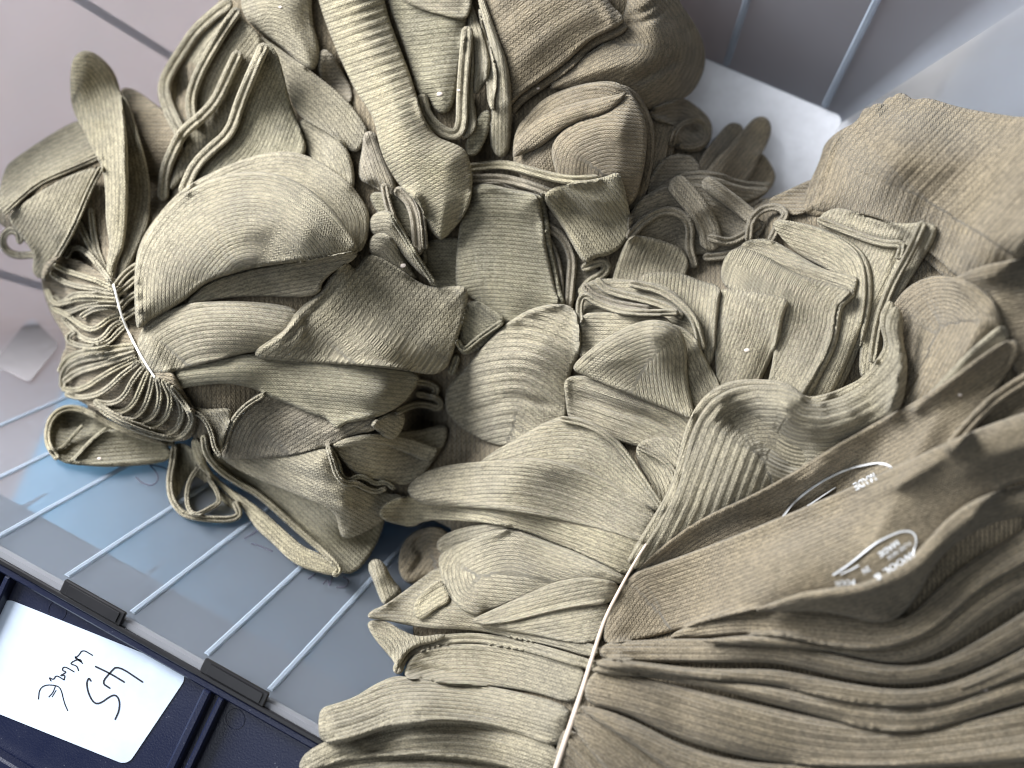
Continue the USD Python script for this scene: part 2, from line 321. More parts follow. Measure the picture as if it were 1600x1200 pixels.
# ---------------------------------------------------------------- height map of what lies under the next sock (2 px cells)
GX0, GY0, ST = -140, -140, 2
GX, GY = np.meshgrid(np.arange(GX0, 1742, ST), np.arange(GY0, 1342, ST))
def first_hit():
    z = np.zeros(GX.shape)
    for w in ('near', 'far', 'left', 'right'):
        h = wall_hit(GX.astype(float), GY.astype(float), w)[..., 2]
        z = np.maximum(z, np.where(h < 0.4, h, 0))
    return np.where(z > RIM, RIM + 0.004, z)
WALLZ = first_hit()
MOUND = [(60, 330, .165), (150, 480, .185), (90, 680, .170), (180, 200, .14), (400, 150, .15), (420, 400, .19), (300, 560, .195), (560, 620, .18), (450, 760, .165), (560, 60, .15), (650, 250, .165),
         (760, 480, .15), (690, 660, .11), (880, 60, .155), (1050, 90, .14), (950, 220, .15), (1080, 220, .11), (1170, 270, .08), (1100, 340, .125), (940, 380, .14), (1250, 330, .15), (1450, 260, .20), (1600, 250, .215),
         (1200, 520, .185), (1000, 560, .185), (820, 600, .165), (850, 780, .19), (650, 860, .14), (640, 990, .18), (1000, 900, .215), (1250, 700, .21), (1500, 520, .215), (1550, 800, .262), (1500, 960, .264), (1300, 950, .264), (1150, 1120, .266), (1000, 1130, .262), (600, 1150, .250), (1350, 1150, .266), (1500, 1150, .262)]
def mound():
    z = np.zeros(GX.shape); s = np.zeros(GX.shape)
    for x, y, h in MOUND:
        w = 1.0 / (((GX - x) ** 2 + (GY - y) ** 2) / 60.0 ** 2 + 0.35) ** 2
        z += w * h; s += w
    return z / s
PITS = [(668, 655, 28, .05), (290, 135, 22, .03), (125, 405, 26, .03), (530, 130, 24, .03), (760, 245, 24, .03), (245, 300, 24, .04), (360, 760, 30, .02), (640, 900, 30, .03)]
HEAP = Polygon([(-40, 300), (60, 230), (140, 180), (240, 150), (300, 30), (420, -160), (1060, -160), (1085, 60), (1060, 190), (1150, 230), (1190, 290), (1270, 290), (1330, 190), (1450, 175), (1760, 210), (1760, 1360), (440, 1360), (540, 1140), (630, 1030), (620, 930), (690, 840),
                (600, 800), (540, 860), (380, 740), (300, 740), (280, 680), (120, 670), (110, 560), (90, 440), (-20, 360)])
def in_poly(poly): return shapely.contains_xy(poly, GX, GY)
_hm = in_poly(HEAP)
_hd = ndi.distance_transform_edt(_hm) * ST
_mz = mound()
for x, y, r, dz in PITS: _mz -= dz * np.exp(-(((GX - x) ** 2 + (GY - y) ** 2) / r ** 2))
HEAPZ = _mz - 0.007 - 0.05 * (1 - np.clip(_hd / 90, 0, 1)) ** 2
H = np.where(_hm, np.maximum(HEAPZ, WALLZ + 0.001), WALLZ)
H = np.maximum(ndi.gaussian_filter(H, 2), WALLZ)

def heap_mesh():
    sel = (slice(0, None, 8), slice(0, None, 8))
    x, y = GX[sel], GY[sel]
    inside = shapely.contains_xy(HEAP.buffer(-22), x, y)
    ex = np.array([HEAP.buffer(-20).exterior.interpolate(t).coords[0] for t in np.arange(0, HEAP.buffer(-20).exterior.length, 14)])
    p = np.vstack([ex, np.stack([x[inside], y[inside]], 1)])
    d = Delaunay(p); c = p[d.simplices].mean(1)
    f = d.simplices[shapely.contains_xy(HEAP.buffer(-20), c[:, 0], c[:, 1])]
    z = ndi.map_coordinates(np.maximum(HEAPZ, WALLZ + 0.0005), [(p[:, 1] - GY0) / ST, (p[:, 0] - GX0) / ST], order=1) - 0.003
    wz = ndi.map_coordinates(WALLZ, [(p[:, 1] - GY0) / ST, (p[:, 0] - GX0) / ST], order=1)
    top = at(p[:, 0], p[:, 1], np.maximum(z, wz + 0.0006)); bot = at(p[:, 0], p[:, 1], np.maximum(wz + 0.0003, 0.0003) )
    n, m = len(p), len(ex)
    side = [(i, (i + 1) % m, n + (i + 1) % m) for i in range(m)] + [(i, n + (i + 1) % m, n + i) for i in range(m)]
    uv = np.vstack([p / 7.5, p / 7.5])
    v = np.vstack([top, bot]); tm = trimesh.Trimesh(v, np.vstack([f, f[:, ::-1] + n, side]), process=False)
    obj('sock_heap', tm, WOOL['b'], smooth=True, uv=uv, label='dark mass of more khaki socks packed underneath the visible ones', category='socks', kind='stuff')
heap_mesh()
STATS = [0, 0]
FAMILIES = [
 ('small rolled cuff with open mouth beside the white floor', [('small rolled cuff with open mouth beside the white floor', 'cuff'), ('ring edge of the small rolled cuff beside the white floor', 'rim')]),
 ('folded sock leg with rolled bottom at top centre', [('folded sock leg with rolled bottom at top centre', 'leg'), ('rolled under edge of the folded top centre sock leg', 'rolled_edge'), ('short turned-over cuff at the top edge of folded sock leg', 'cuff'), ('second fold of the rolled top cuff, beside the leaf-shaped toes', 'rolled_edge')]),
 ('open cuff back ply at the far left peak, with lit rim', [('open cuff back ply at the far left peak', 'cuff'), ('outer lit rim of the far left open cuff', 'rim')]),
 ('ribbed inner cuff with two lit rims, upper left', [('ribbed inner cuff between two peaked rims, upper left', 'cuff'), ('lit second rim of the left peaked cuffs', 'rim'), ('lit third rim rising to a small peak, upper left', 'rim')]),
 ('tall peaked cuff face in front of the open cuffs', [('tall peaked cuff face in front of the open cuffs', 'cuff'), ('lit double rim along the left side of the tall peaked cuff', 'rim')]),
 ('lower leaf-shaped sock at far left with dark right edge', [('lower leaf-shaped sock at far left with dark right edge', 'foot'), ('stitched right edge of the lower leaf-shaped sock, far left', 'edge')]),
 ('upper leaf-shaped sock at the far left edge', [('upper leaf-shaped sock at the far left edge', 'foot'), ('stitched lower edge of the upper leaf-shaped sock, far left', 'edge')]),
 ('looped open sock at lower left corner of the pile', [('dark inner face of the sock loop at lower left corner', 'back_ply'), ('flat lit front part of the sock loop at lower left', 'front_ply'), ('first inner ply edge of the lower left sock loop', 'inner_fold'), ('second inner ply edge of the lower left sock loop', 'inner_fold'), ('lit rim of the sock loop at lower left', 'rim')]),
 ('hanging open cuff with dark inside below the tied folds', [('dark hanging cuff interior below the tied folds', 'cuff'), ('lit outer rim of the hanging cuff below the folds', 'rim'), ('triangular inner rim inside the hanging cuff', 'inner_fold')]),
 ('long sock with lit strap edge running to a blunt tip, lower left', [('shaded inside of the long cuff at bottom of left bundle', 'inner_ply'), ('long lit strap of sock running to a blunt tip, lower left', 'outer_ply'), ('upper lit edge of the long strap, lower left', 'edge')]),
 ('sock with frayed lumpy mouth above the long strap', [('sock with frayed lumpy mouth above the long strap', 'leg'), ('frayed lumpy inner rim of the sock mouth, left centre', 'rim'), ('frayed lumpy outer rim of the sock mouth, left centre', 'rim')]),
 ('flat sock with turned edge in the hollow at left centre', [('flat sock with turned edge in the hollow at left centre', 'leg'), ('lit folded-over strip on the flat sock in the hollow', 'turned_edge')]),
 ('curved ribbed heel below the fuzzy pale heel, left bundle', [('curved ribbed heel below the fuzzy pale heel, left bundle', 'heel'), ('lit cord outlining the curved ribbed heel, left bundle', 'edge')]),
 ('small sheet between tied folds and curved ribbed heel', [('small sheet between tied folds and curved ribbed heel', 'leg'), ('lit edge cord left of the curved ribbed heel', 'edge')]),
 ('green cuff with looped bottom edge right of the front cuff', [('green cuff with looped bottom edge right of the front cuff', 'cuff'), ('looped bottom edge of the green cuff, centre', 'rim')]),
 ('rearmost square cuff in the stack of cuffs, right centre', [('rearmost square cuff in the stack of cuffs, right centre', 'cuff'), ('thick frayed edge of the rearmost square cuff, right centre', 'rim'), ('upright edge of the rearmost square cuff, right centre', 'edge')]),
 ('crumpled cuff with several folds left of the square cuffs', [('crumpled cuff with several folds left of the square cuffs', 'cuff'), ('uppermost fold of the crumpled cuff', 'fold'), ('middle fold of the crumpled cuff', 'fold'), ('inner fold of the crumpled cuff', 'fold'), ('lit flat front of the crumpled cuff', 'front_ply'), ('rolled front rim of the crumpled cuff', 'rim')]),
 ('sock foot with corded upper edge at right centre', [('sock foot with corded upper edge at right centre', 'foot'), ('lit cord along the sock foot at right centre', 'edge')]),
 ('square sock heel with chevron wales at centre right', [('lower ply of the square heel, showing along its right side', 'lower_ply'), ('square sock heel with chevron wales at centre right', 'heel')]),
 ('long ribbed sock with S-shaped cord edge and looped heel, right', [('heel in the loop of the long leg, right side', 'heel'), ('long ribbed leg with S-shaped cord edge, right of the band', 'leg'), ('looped edge of the long leg at the right-hand heel', 'edge')]),
 ('shaded sock leg strap with printed stamp, upper one', [('shaded sock leg strap with printed stamp, upper one', 'leg')]),
 ('shaded sock leg strap with large printed oval stamp, lower one', [('shaded sock leg strap with large printed oval stamp, lower one', 'leg')])]
FAM = {lab: (t, part) for t, ps in FAMILIES for lab, part in ps}
FAMP = {}

def chaikin(p, it=2):
    p = np.asarray(p, float)
    for _ in range(it):
        a, b = p, np.roll(p, -1, 0)
        p = np.stack([a * 0.75 + b * 0.25, a * 0.25 + b * 0.75], 1).reshape(-1, 2)
    return p
def line_uv(x, y, line):
    """Signed distance to a polyline (its ends carried on) and the length along it."""
    l = np.asarray(line, float)
    a = l[0] - (l[1] - l[0]) / np.linalg.norm(l[1] - l[0]) * 200; b = l[-1] + (l[-1] - l[-2]) / np.linalg.norm(l[-1] - l[-2]) * 200
    l = np.vstack([a, l, b])
    best = np.full(x.shape, 1e9); u = np.zeros(x.shape); v = np.zeros(x.shape); s = 0.0
    for p, q in zip(l[:-1], l[1:]):
        d = q - p; L = math.hypot(*d)
        if L < 1e-6: continue
        t = np.clip(((x - p[0]) * d[0] + (y - p[1]) * d[1]) / L ** 2, 0, 1)
        dist = np.hypot(x - p[0] - t * d[0], y - p[1] - t * d[1])
        side = np.sign((x - p[0]) * d[1] - (y - p[1]) * d[0])
        m = dist < best
        best = np.where(m, dist, best); u = np.where(m, dist * np.where(side == 0, 1, side), u); v = np.where(m, s + t * L, v); s += L
    return u, v
def seg_dist(x, y, line):
    l = smooth_line(line, 1); best = np.full(x.shape, 1e9); tt = np.zeros(x.shape); s = 0.0
    tot = np.hypot(*np.diff(l, axis=0).T).sum()
    for p, q in zip(l[:-1], l[1:]):
        d = q - p; L2 = d @ d
        t = np.clip(((x - p[0]) * d[0] + (y - p[1]) * d[1]) / max(L2, 1e-9), 0, 1)
        dd = np.hypot(x - p[0] - t * d[0], y - p[1] - t * d[1]); k = dd < best
        tt = np.where(k, (s + t * math.sqrt(L2)) / tot, tt); best = np.where(k, dd, best); s += math.sqrt(L2)
    return best, tt

def sock(label, pts, g=None, m='o', T=0.0058, st=7, puff=0.0, pr=60, rib=0.0, rp=2.6, swap=False, pitch=6.0, cord=0.0005, folds=(), lift=(), ripple=0.0017, er=None, ribfade=None, twin=0.0, dup=(), duplabel=None, name='sock',
         poly=None, group=None, parent='/World', category='sock', sink=0.0, clear=0.0018, grow=0):
    """One flattened sock: outline in photo pixels, draped on what lies below (H), with rounded edges and wales along the guide line g."""
    global H
    for k, (dx, dy) in enumerate(dup):
        p2 = [(x + dx, y + dy) for x, y in pts] if poly is None else None
        sock(duplabel or ('edge of the sock lying under the ' + label.split(' sock')[0] + ' sock'), p2, [(x + dx, y + dy) for x, y in g] if g else None, m, T, st, puff, pr, rib, rp, swap, pitch, cord, folds, lift, ripple, er, ribfade, twin, (), None, name,
             shapely.affinity.translate(poly, dx, dy) if poly is not None else None, group, parent, category, sink)
    if poly is None:
        poly = Polygon(chaikin(pts)).buffer(0)
        poly = poly.buffer(-2).buffer(4).buffer(-2)
    if grow: poly = poly.buffer(grow)
    if poly.geom_type != 'Polygon': poly = max(poly.geoms, key=lambda q: q.area)
    poly = Polygon(poly.exterior)
    seed = int(abs(poly.centroid.x * 13 + poly.centroid.y * 7)) % 9973
    # drape
    x0, y0, x1, y1 = poly.bounds
    i0, i1 = max(0, int((y0 - GY0) / ST) - 22), min(GX.shape[0], int((y1 - GY0) / ST) + 24)
    j0, j1 = max(0, int((x0 - GX0) / ST) - 22), min(GX.shape[1], int((x1 - GX0) / ST) + 24)
    sl = (slice(i0, i1), slice(j0, j1))
    gx, gy, h = GX[sl].astype(float), GY[sl].astype(float), H[sl]
    msk = shapely.contains_xy(poly, gx, gy)
    if msk.sum() < 20: return
    mf = msk.astype(float); sg = st / ST * 1.6
    den = ndi.gaussian_filter(mf, sg) + 1e-6
    b = h.copy()
    for _ in range(4):
        b = np.maximum(ndi.gaussian_filter(b * mf, sg) / den, np.where(msk, h, 0)) if _ < 3 else ndi.gaussian_filter(b * mf, sg) / den
    b = np.maximum(b, np.where(msk, h, 0) + clear - 0.0012)
    sg2 = 2.2
    den2 = ndi.gaussian_filter(mf, sg2) + 1e-6
    b = ndi.gaussian_filter(b * mf, sg2) / den2
    b = np.maximum(b, np.where(msk, h + clear - 0.002, 0)) - sink
    far = ndi.distance_transform_edt(~msk, return_distances=False, return_indices=True)
    b = np.where(den2 > 0.02, b, b[tuple(far)])
    r = max(3.5, min(T / 2 / 0.00034, 9.0))
    half = poly.area / max(poly.length, 1) 
    r = min(r, half * 0.95) if er is None else er
    if lift:
        lw, lz = 0, 0
        for lx, ly, dz in lift:
            w = 1.0 / (((gx - lx) ** 2 + (gy - ly) ** 2) + 60) ** 1.3
            lw = lw + w; lz = lz + w * dz
        b = b + np.where(msk | (den2 > 0.02), lz / lw, 0)
    gl = g if g else [(x0, (y0 + y1) / 2), (x1, (y0 + y1) / 2)]
    if len(gl) > 2: gl = smooth_line(gl, 2 if len(gl) < 9 else 1)
    def fields(x, y):
        u, v = line_uv(x, y, gl)
        if swap: u, v = v, u
        return u, v
    def crown(x, y, d, u, v):
        f = np.sqrt(np.clip(1 - (1 - np.clip(d / r, 0, 1)) ** 2, 0, 1))
        z = T * 0.5 * f
        k = np.clip(d / 14, 0, 1)
        if cord and half > 9: z = z + cord * (np.exp(-((d - 5) / 2.6) ** 2) - 0.9 * np.exp(-((d - 10.5) / 2.4) ** 2)) * np.clip(d / 3, 0, 1)
        if puff: z = z + puff * (1 - (1 - np.clip(d / pr, 0, 1)) ** 2)
        if ripple:
            q = np.stack([u / 26.0 + 50, v / 170.0 + 50, np.full(u.shape, seed * 1.37)], -1)
            q2 = np.stack([x / 60.0 + 9, y / 60.0 + 9, np.full(u.shape, seed * 0.77)], -1)
            z = z + k * ripple * ((meshkit.noise(q, seed) - 0.5) * 2.0 + (meshkit.noise(q2, seed + 3) - 0.5) * 2.4)
        if rib: z = z + rib * np.cos(2 * np.pi * u / (rp * pitch)) * np.clip(d / 6, 0.0, 1) * (1 if ribfade is None else np.clip((ribfade[1] - y) / (ribfade[1] - ribfade[0]), 0, 1))
        for ln, amp, wd in folds:
            fd, ft_ = seg_dist(x, y, ln)
            z = z + amp * np.exp(-(fd / wd) ** 2) * np.clip(d / 5, 0.2, 1) * np.clip(np.minimum(ft_, 1 - ft_) / 0.22 + np.where((ft_ <= 0) | (ft_ >= 1), 0, 0.1), 0.0, 1)
        if twin: z = z - twin * np.exp(-(u / (half * 0.34)) ** 2) * np.clip(d / 4, 0, 1)
        return z
    # mesh
    ext = poly.exterior
    def samp(line, step):
        n = max(6, int(line.length / step))
        return np.array([line.interpolate(t, normalized=True).coords[0] for t in np.arange(n) / n])
    bd = samp(ext, 4.0); parts = [bd]; bparts = [bd]
    for fr, stp in ((0.14, 4.0), (0.4, 4.0), (0.8, 4.5), (1.25, 5.0), (1.7, 5.5)):
        q = poly.buffer(-r * fr)
        for gg in (q.geoms if q.geom_type == 'MultiPolygon' else [q]):
            if gg.is_empty or gg.area < 30: continue
            parts.append(samp(gg.exterior, stp))
            if fr in (0.4, 1.25): bparts.append(samp(gg.exterior, 7.0))
    sp = 4.6 if not rib else 4.0
    yy, xx = np.mgrid[y0:y1:sp * 0.87, x0:x1:sp]
    xx = xx + (np.arange(len(xx))[:, None] % 2) * sp / 2
    ins = poly.buffer(-r * 1.7 - 3.2); k = shapely.contains_xy(ins, xx, yy) if not ins.is_empty else np.zeros(xx.shape, bool)
    parts.append(np.stack([xx[k], yy[k]], 1))
    yb, xb = np.mgrid[y0:y1:14, x0:x1:14]; kb = shapely.contains_xy(poly.buffer(-r * 1.25 - 6), xb, yb)
    bparts.append(np.stack([xb[kb], yb[kb]], 1))
    if twin and len(gl) > 1:
        gg = LineString(gl)
        for off in (0, half * 0.36, -half * 0.36, half * 0.72, -half * 0.72):
            oc = gg if off == 0 else gg.offset_curve(off)
            for lc in getattr(oc, 'geoms', [oc]):
                if lc.is_empty: continue
                q = samp(lc, 4.0); parts.append(q[shapely.contains_xy(poly.buffer(-1.5), q[:, 0], q[:, 1])])
    def tri(p):
        dl = Delaunay(p + RNG.uniform(-0.01, 0.01, p.shape)); c = p[dl.simplices].mean(1)
        f = dl.simplices[shapely.contains_xy(poly, c[:, 0], c[:, 1])]
        a = p[f]; cr = (a[:, 1, 0] - a[:, 0, 0]) * (a[:, 2, 1] - a[:, 0, 1]) - (a[:, 1, 1] - a[:, 0, 1]) * (a[:, 2, 0] - a[:, 0, 0])
        f = f[np.abs(cr) > 0.05]; cr = cr[np.abs(cr) > 0.05]
        return np.where((cr > 0)[:, None], f[:, ::-1], f)            # pixel y points down
    p, pb = np.vstack(parts), np.vstack(bparts)
    ft, fb = tri(p), tri(pb)
    def base(q): return ndi.map_coordinates(b, [(q[:, 1] - GY0) / ST - i0, (q[:, 0] - GX0) / ST - j0], order=1, mode='nearest')
    shapely.prepare(ext)
    d = shapely.distance(shapely.points(p), ext); d[:len(bd)] = 0
    db = shapely.distance(shapely.points(pb), ext); db[:len(bd)] = 0
    u, v = fields(p[:, 0], p[:, 1]); ub, vb = fields(pb[:, 0], pb[:, 1])
    zt = base(p) + T * 0.5 + crown(p[:, 0], p[:, 1], d, u, v)
    zb = base(pb) + T * 0.5 - T * 0.5 * np.sqrt(np.clip(1 - (1 - np.clip(db / r, 0, 1)) ** 2, 0, 1))
    n, nb = len(p), len(bd)
    remap = np.concatenate([np.arange(nb), n + np.arange(len(pb) - nb)])
    vv = np.vstack([at(p[:, 0], p[:, 1], zt), at(pb[nb:, 0], pb[nb:, 1], zb[nb:])])
    uv = np.vstack([np.stack([u, v], 1), np.stack([ub, vb], 1)[nb:]]) / np.array([pitch, pitch * 0.82]) + 300.0
    faces = np.vstack([ft, remap[fb][:, ::-1]])
    STATS[0] += 1; STATS[1] += len(faces)
    tm = trimesh.Trimesh(vv, faces, process=False)
    fam = FAM.get(label)
    if fam:
        if fam[0] not in FAMP: FAMP[fam[0]] = str(thing('sock', label=fam[0], category='sock', group=group).GetPath())
        prim = obj(fam[1], tm, WOOL[m], FAMP[fam[0]], smooth=True, uv=uv)
    else: prim = obj(name, tm, WOOL[m], parent, smooth=True, uv=uv, label=label, category=category if parent == '/World' else None, group=group)
    # new height map
    dg = ndi.distance_transform_edt(msk) * ST
    ug, vg = fields(gx, gy)
    H[sl] = np.where(msk, np.maximum(h, b + T * 0.5 + crown(gx, gy, dg, ug, vg)), h)
    return prim
def strip(label, line, w, it=2, **kw):
    ln = smooth_line(line, it)
    kw.setdefault('ripple', 0.0005); kw.setdefault('cord', 0.0); kw.setdefault('er', max(2.5, w * 0.30)); kw.setdefault('twin', 0.0022 if w > 7 else 0.0)
    return sock(label, None, g=[tuple(q) for q in ln[::2]] if len(ln) > 8 else line, poly=LineString(ln).buffer(w / 2, quad_segs=6), **kw)
import shapely.affinity
def hz(x, y): return ndi.map_coordinates(H, [(np.asarray(y) - GY0) / ST, (np.asarray(x) - GX0) / ST], order=1, mode='nearest')
# ================================================================ the socks, from the lowest to the topmost
GL, GM, GR = 'socks of the left bundle tied with white thread', 'loose socks in the middle of the crate', 'socks of the right bundle held by a rubber band'
def S(*a, **k): return sock(*a, **k)

# ---- back of the crate
GRP = GM
S('brown scrap of sock lying low against the left side of the big cuff', [(1190, 315), (1235, 295), (1262, 282), (1285, 275), (1270, 330), (1235, 340)], m='b', group=GRP)
S('upright sock toe stub, the back one of two on the white floor', [(1088, 272), (1098, 242), (1120, 216), (1130, 203), (1143, 192), (1160, 197), (1160, 215), (1140, 250), (1120, 285)], g=[(1100, 270), (1155, 195)], m='b', T=.007, grow=2, lift=[(1150, 195, .008), (1100, 270, 0)], group=GRP)
S('folded sock end right of the two toe stubs on white floor', [(1148, 288), (1176, 242), (1190, 236), (1209, 262), (1213, 280), (1200, 302), (1160, 304)], g=[(1150, 290), (1190, 236)], m='b', lift=[(1190, 240, .012), (1160, 300, 0)], group=GRP)
S('upright sock toe stub, the front one of two on the white floor', [(1092, 290), (1118, 252), (1145, 226), (1166, 202), (1180, 186), (1196, 184), (1203, 198), (1200, 216), (1184, 246), (1168, 282), (1145, 300)], g=[(1110, 280), (1186, 190)], m='b', T=.008, grow=3, lift=[(1186, 192, .012), (1110, 285, 0)], folds=[([(1120, 275), (1150, 240), (1180, 200)], -.003, 5)], group=GRP)
S('big round sock heel bulging against the far crate wall', [(955, 60), (975, 25), (985, -20), (1000, -60), (1040, -60), (1062, 5), (1080, 27), (1097, 58), (1103, 85), (1100, 112), (1085, 142), (1065, 157), (1045, 167), (1008, 174), (985, 150), (930, 140), (880, 140), (850, 140), (900, 95)], g=[(985, 0), (1040, 60), (1020, 110), (960, 140)], m='b', puff=.018, pr=70,
  folds=[([(982, 132), (1012, 117), (1050, 97), (1072, 84)], -.010, 9), ([(980, 25), (1010, 18), (1030, 0)], -.004, 5), ([(970, 40), (1015, 32), (1042, 10)], -.004, 5), ([(1072, 60), (1080, 35)], -.003, 8)], group=GRP)
S('sock leg hanging down from the small rolled cuff', [(1008, 178), (1050, 188), (1056, 205), (1044, 228), (1041, 248), (1030, 272), (1010, 295), (985, 316), (998, 282), (1007, 240)], g=[(1050, 195), (1030, 260), (990, 310)], m='b', dup=[(9, 5)], duplabel='second sock edge just right of the hanging leg', puff=.004, pr=20, group=GRP)
S('shadowed sock behind the hanging leg, above the crumpled cuffs', [(1035, 246), (1065, 238), (1090, 248), (1098, 280), (1050, 294), (1010, 310), (1010, 285)], m='k', group=GRP)
S('small rolled cuff with open mouth beside the white floor', [(1008, 174), (1040, 160), (1068, 151), (1090, 167), (1108, 183), (1114, 200), (1111, 220), (1097, 237), (1073, 239), (1047, 229), (1048, 212), (1058, 198), (1020, 190)], g=[(1010, 175), (1068, 160), (1110, 190)], m='b', puff=.007, pr=20, folds=[([(1075, 205), (1090, 203)], -.010, 8)], group=GRP)
strip('ring edge of the small rolled cuff beside the white floor', [(1050, 226), (1058, 196), (1090, 184), (1106, 200), (1104, 220), (1085, 230), (1066, 229)], 9, m='b', T=.006, group=GRP)
S('far end of flat rib sock under the crumpled cuffs', [(990, 330), (1040, 288), (1080, 272), (1120, 276), (1160, 293), (1207, 291), (1195, 306), (1165, 318), (1130, 330), (1080, 340), (1020, 350)], g=[(1000, 300), (1080, 276), (1200, 296)], m='k', dup=[(3, -8)], duplabel='sock edge peeping out behind the flat rib sock near the stubs', group=GRP)
S('broad sock heel lying under the big sheet sock at top centre', [(800, 262), (803, 205), (825, 178), (850, 153), (887, 137), (925, 128), (960, 126), (982, 139), (997, 159), (1008, 185), (1012, 212), (1009, 250), (1002, 284), (990, 322), (950, 330), (890, 320), (840, 310)], g=[(805, 215), (850, 160), (925, 130), (985, 145), (1010, 212), (990, 315)], m='b', puff=.006, dup=[(12, 4)], duplabel='thin sock edge outlining the broad heel at top centre', group=GRP)
S('round heel face with dark upper crease left of the rolled cuff', [(858, 238), (872, 208), (905, 188), (940, 180), (965, 163), (983, 143), (998, 163), (1008, 190), (1011, 215), (1008, 250), (1000, 286), (988, 320), (940, 320), (880, 300)], g=[(868, 300), (872, 240), (890, 215), (940, 195), (990, 200)], m='b', puff=.010, group=GRP)
S('narrow sock fold curving over the round heel face', [(800, 248), (808, 212), (850, 177), (900, 159), (960, 149), (984, 141), (966, 164), (941, 181), (906, 188), (872, 208), (845, 230), (815, 242)], g=[(800, 230), (850, 185), (910, 168), (980, 145)], m='b', puff=.005, pr=25, group=GRP)
S('wide plain sock sheet with frayed cuff at top centre', [(735, -60), (930, -60), (948, 2), (977, 27), (972, 37), (958, 46), (925, 60), (905, 78), (885, 98), (850, 123), (810, 150), (795, 172), (780, 150), (770, 60)], g=[(770, 175), (850, 118), (900, 75), (975, 35)], m='b', pitch=7.6, dup=[(6, 12)], duplabel='dark lower edge of sock under the wide sheet at top centre', puff=.004,
  folds=[([(925, -20), (945, 12), (962, 42)], .003, 6), ([(935, -25), (955, 5), (968, 30)], -.003, 3)], group=GRP)
S('olive shadowed sock end hanging below the folded top cuff', [(725, 225), (750, 175), (765, 170), (768, 190), (760, 217), (746, 243), (730, 245)], m='g', group=GRP)
S('outermost long leaf-shaped sock toe right of the folded top cuff', [(748, -30), (775, 50), (790, 87), (798, 125), (800, 175), (798, 230), (790, 246), (777, 246), (767, 230), (764, 205), (770, 160), (774, 125), (766, 70), (745, 0)], g=[(750, -20), (785, 90), (785, 240)], m='o', puff=.003, pr=15, group=GRP)
S('middle leaf-shaped sock edge right of the folded top cuff', [(742, -30), (757, 45), (775, 98), (779, 130), (772, 160), (774, 178), (762, 165), (760, 130), (752, 60)], g=[(745, -20), (768, 90), (770, 170)], m='o', group=GRP)
S('innermost leaf-shaped sock edge right of the folded top cuff', [(730, -10), (750, 35), (763, 82), (767, 105), (760, 130), (742, 153), (735, 130), (732, 70)], g=[(735, 0), (755, 80), (745, 150)], m='o', puff=.003, pr=15, group=GRP)
S('second fold of the rolled top cuff, beside the leaf-shaped toes', [(722, 222), (744, 205), (745, 180), (738, 140), (742, 90), (735, 40), (722, 60), (722, 140), (725, 190)], g=[(738, 50), (732, 140), (740, 210)], m='o', T=.006, group=GRP)
S('folded sock leg with rolled bottom at top centre', [(598, -60), (745, -60), (738, 0), (730, 32), (727, 55), (721, 100), (714, 140), (706, 172), (690, 180), (676, 168), (670, 150), (653, 152), (639, 95), (622, 45), (606, 5)], g=[(560, -40), (620, -30), (700, -42), (770, -40)], m='g', rib=.0003, rp=1.6, pitch=7.0, puff=.006, pr=40, group=GRP)
strip('rolled under edge of the folded top centre sock leg', [(660, 156), (666, 182), (690, 206), (712, 212), (722, 196), (722, 150), (726, 95), (730, 50)], 19, m='o', T=.007, group=GRP)
S('short turned-over cuff at the top edge of folded sock leg', [(612, -60), (745, -60), (738, 5), (730, 33), (705, 28), (665, 18), (632, 4), (615, -20)], g=[(600, -30), (760, -32)], m='o', group=GRP)

# ---- middle
S('dark sock lying deep under the ribbed leg, left of centre', [(655, 380), (690, 372), (725, 370), (722, 455), (690, 456), (668, 445)], m='g', group=GRP)
for k, (lab, ln, w) in enumerate((('uppermost sock band behind the yellowish cuff', [(735, 262), (790, 256), (830, 268), (885, 282), (930, 280)], 15), ('second sock band behind the yellowish cuff', [(738, 280), (785, 278), (830, 290), (870, 305)], 15), ('lowest thin sock band behind the yellowish cuff', [(740, 296), (772, 288), (805, 300), (845, 308)], 13))):
    strip(lab, ln, w, m='y' if k == 0 else 'k', T=.006, group=GRP)
S('sock lying in shadow under the yellowish cuff', [(845, 320), (890, 330), (930, 410), (945, 440), (905, 470), (870, 480), (850, 400)], m='k', group=GRP)
strip('right curved sock edge hanging below the yellowish cuff', [(853, 352), (880, 370), (895, 402), (892, 435), (888, 478)], 15, m='k', T=.008, group=GRP)
strip('left curved sock edge hanging below the yellowish cuff', [(850, 365), (868, 395), (876, 435), (876, 475)], 12, m='k', T=.008, group=GRP)
S('smooth pale sock panel in the middle of the crate', [(722, 320), (745, 282), (800, 296), (835, 301), (843, 310), (849, 345), (853, 385), (861, 420), (869, 455), (877, 478), (825, 495), (795, 512), (765, 490), (735, 462), (712, 460), (712, 400)], g=[(690, 330), (760, 318), (870, 330)], m='g', rib=.0003, rp=1.8, puff=.005, dup=[(9, 2)], duplabel='dark stitched sock edge along the smooth pale panel', group=GRP)
S('yellowish sock cuff with one lit fold, right of centre', [(845, 306), (870, 290), (900, 284), (945, 277), (966, 267), (974, 285), (982, 320), (987, 345), (984, 366), (972, 386), (950, 400), (930, 402), (915, 413), (904, 400), (888, 370), (868, 340)], g=[(850, 308), (890, 350), (930, 410)], m='y', lift=[(915, 410, .012), (980, 350, .006), (860, 300, 0)], folds=[([(878, 312), (915, 335), (950, 352), (985, 362)], -.006, 9), ([(860, 315), (890, 360), (918, 405)], .003, 8)], group=GRP)
strip('small curled cuff end under the yellowish cuff tip', [(915, 418), (938, 408), (950, 415), (942, 430), (922, 440), (910, 455)], 15, m='o', T=.007, group=GRP)
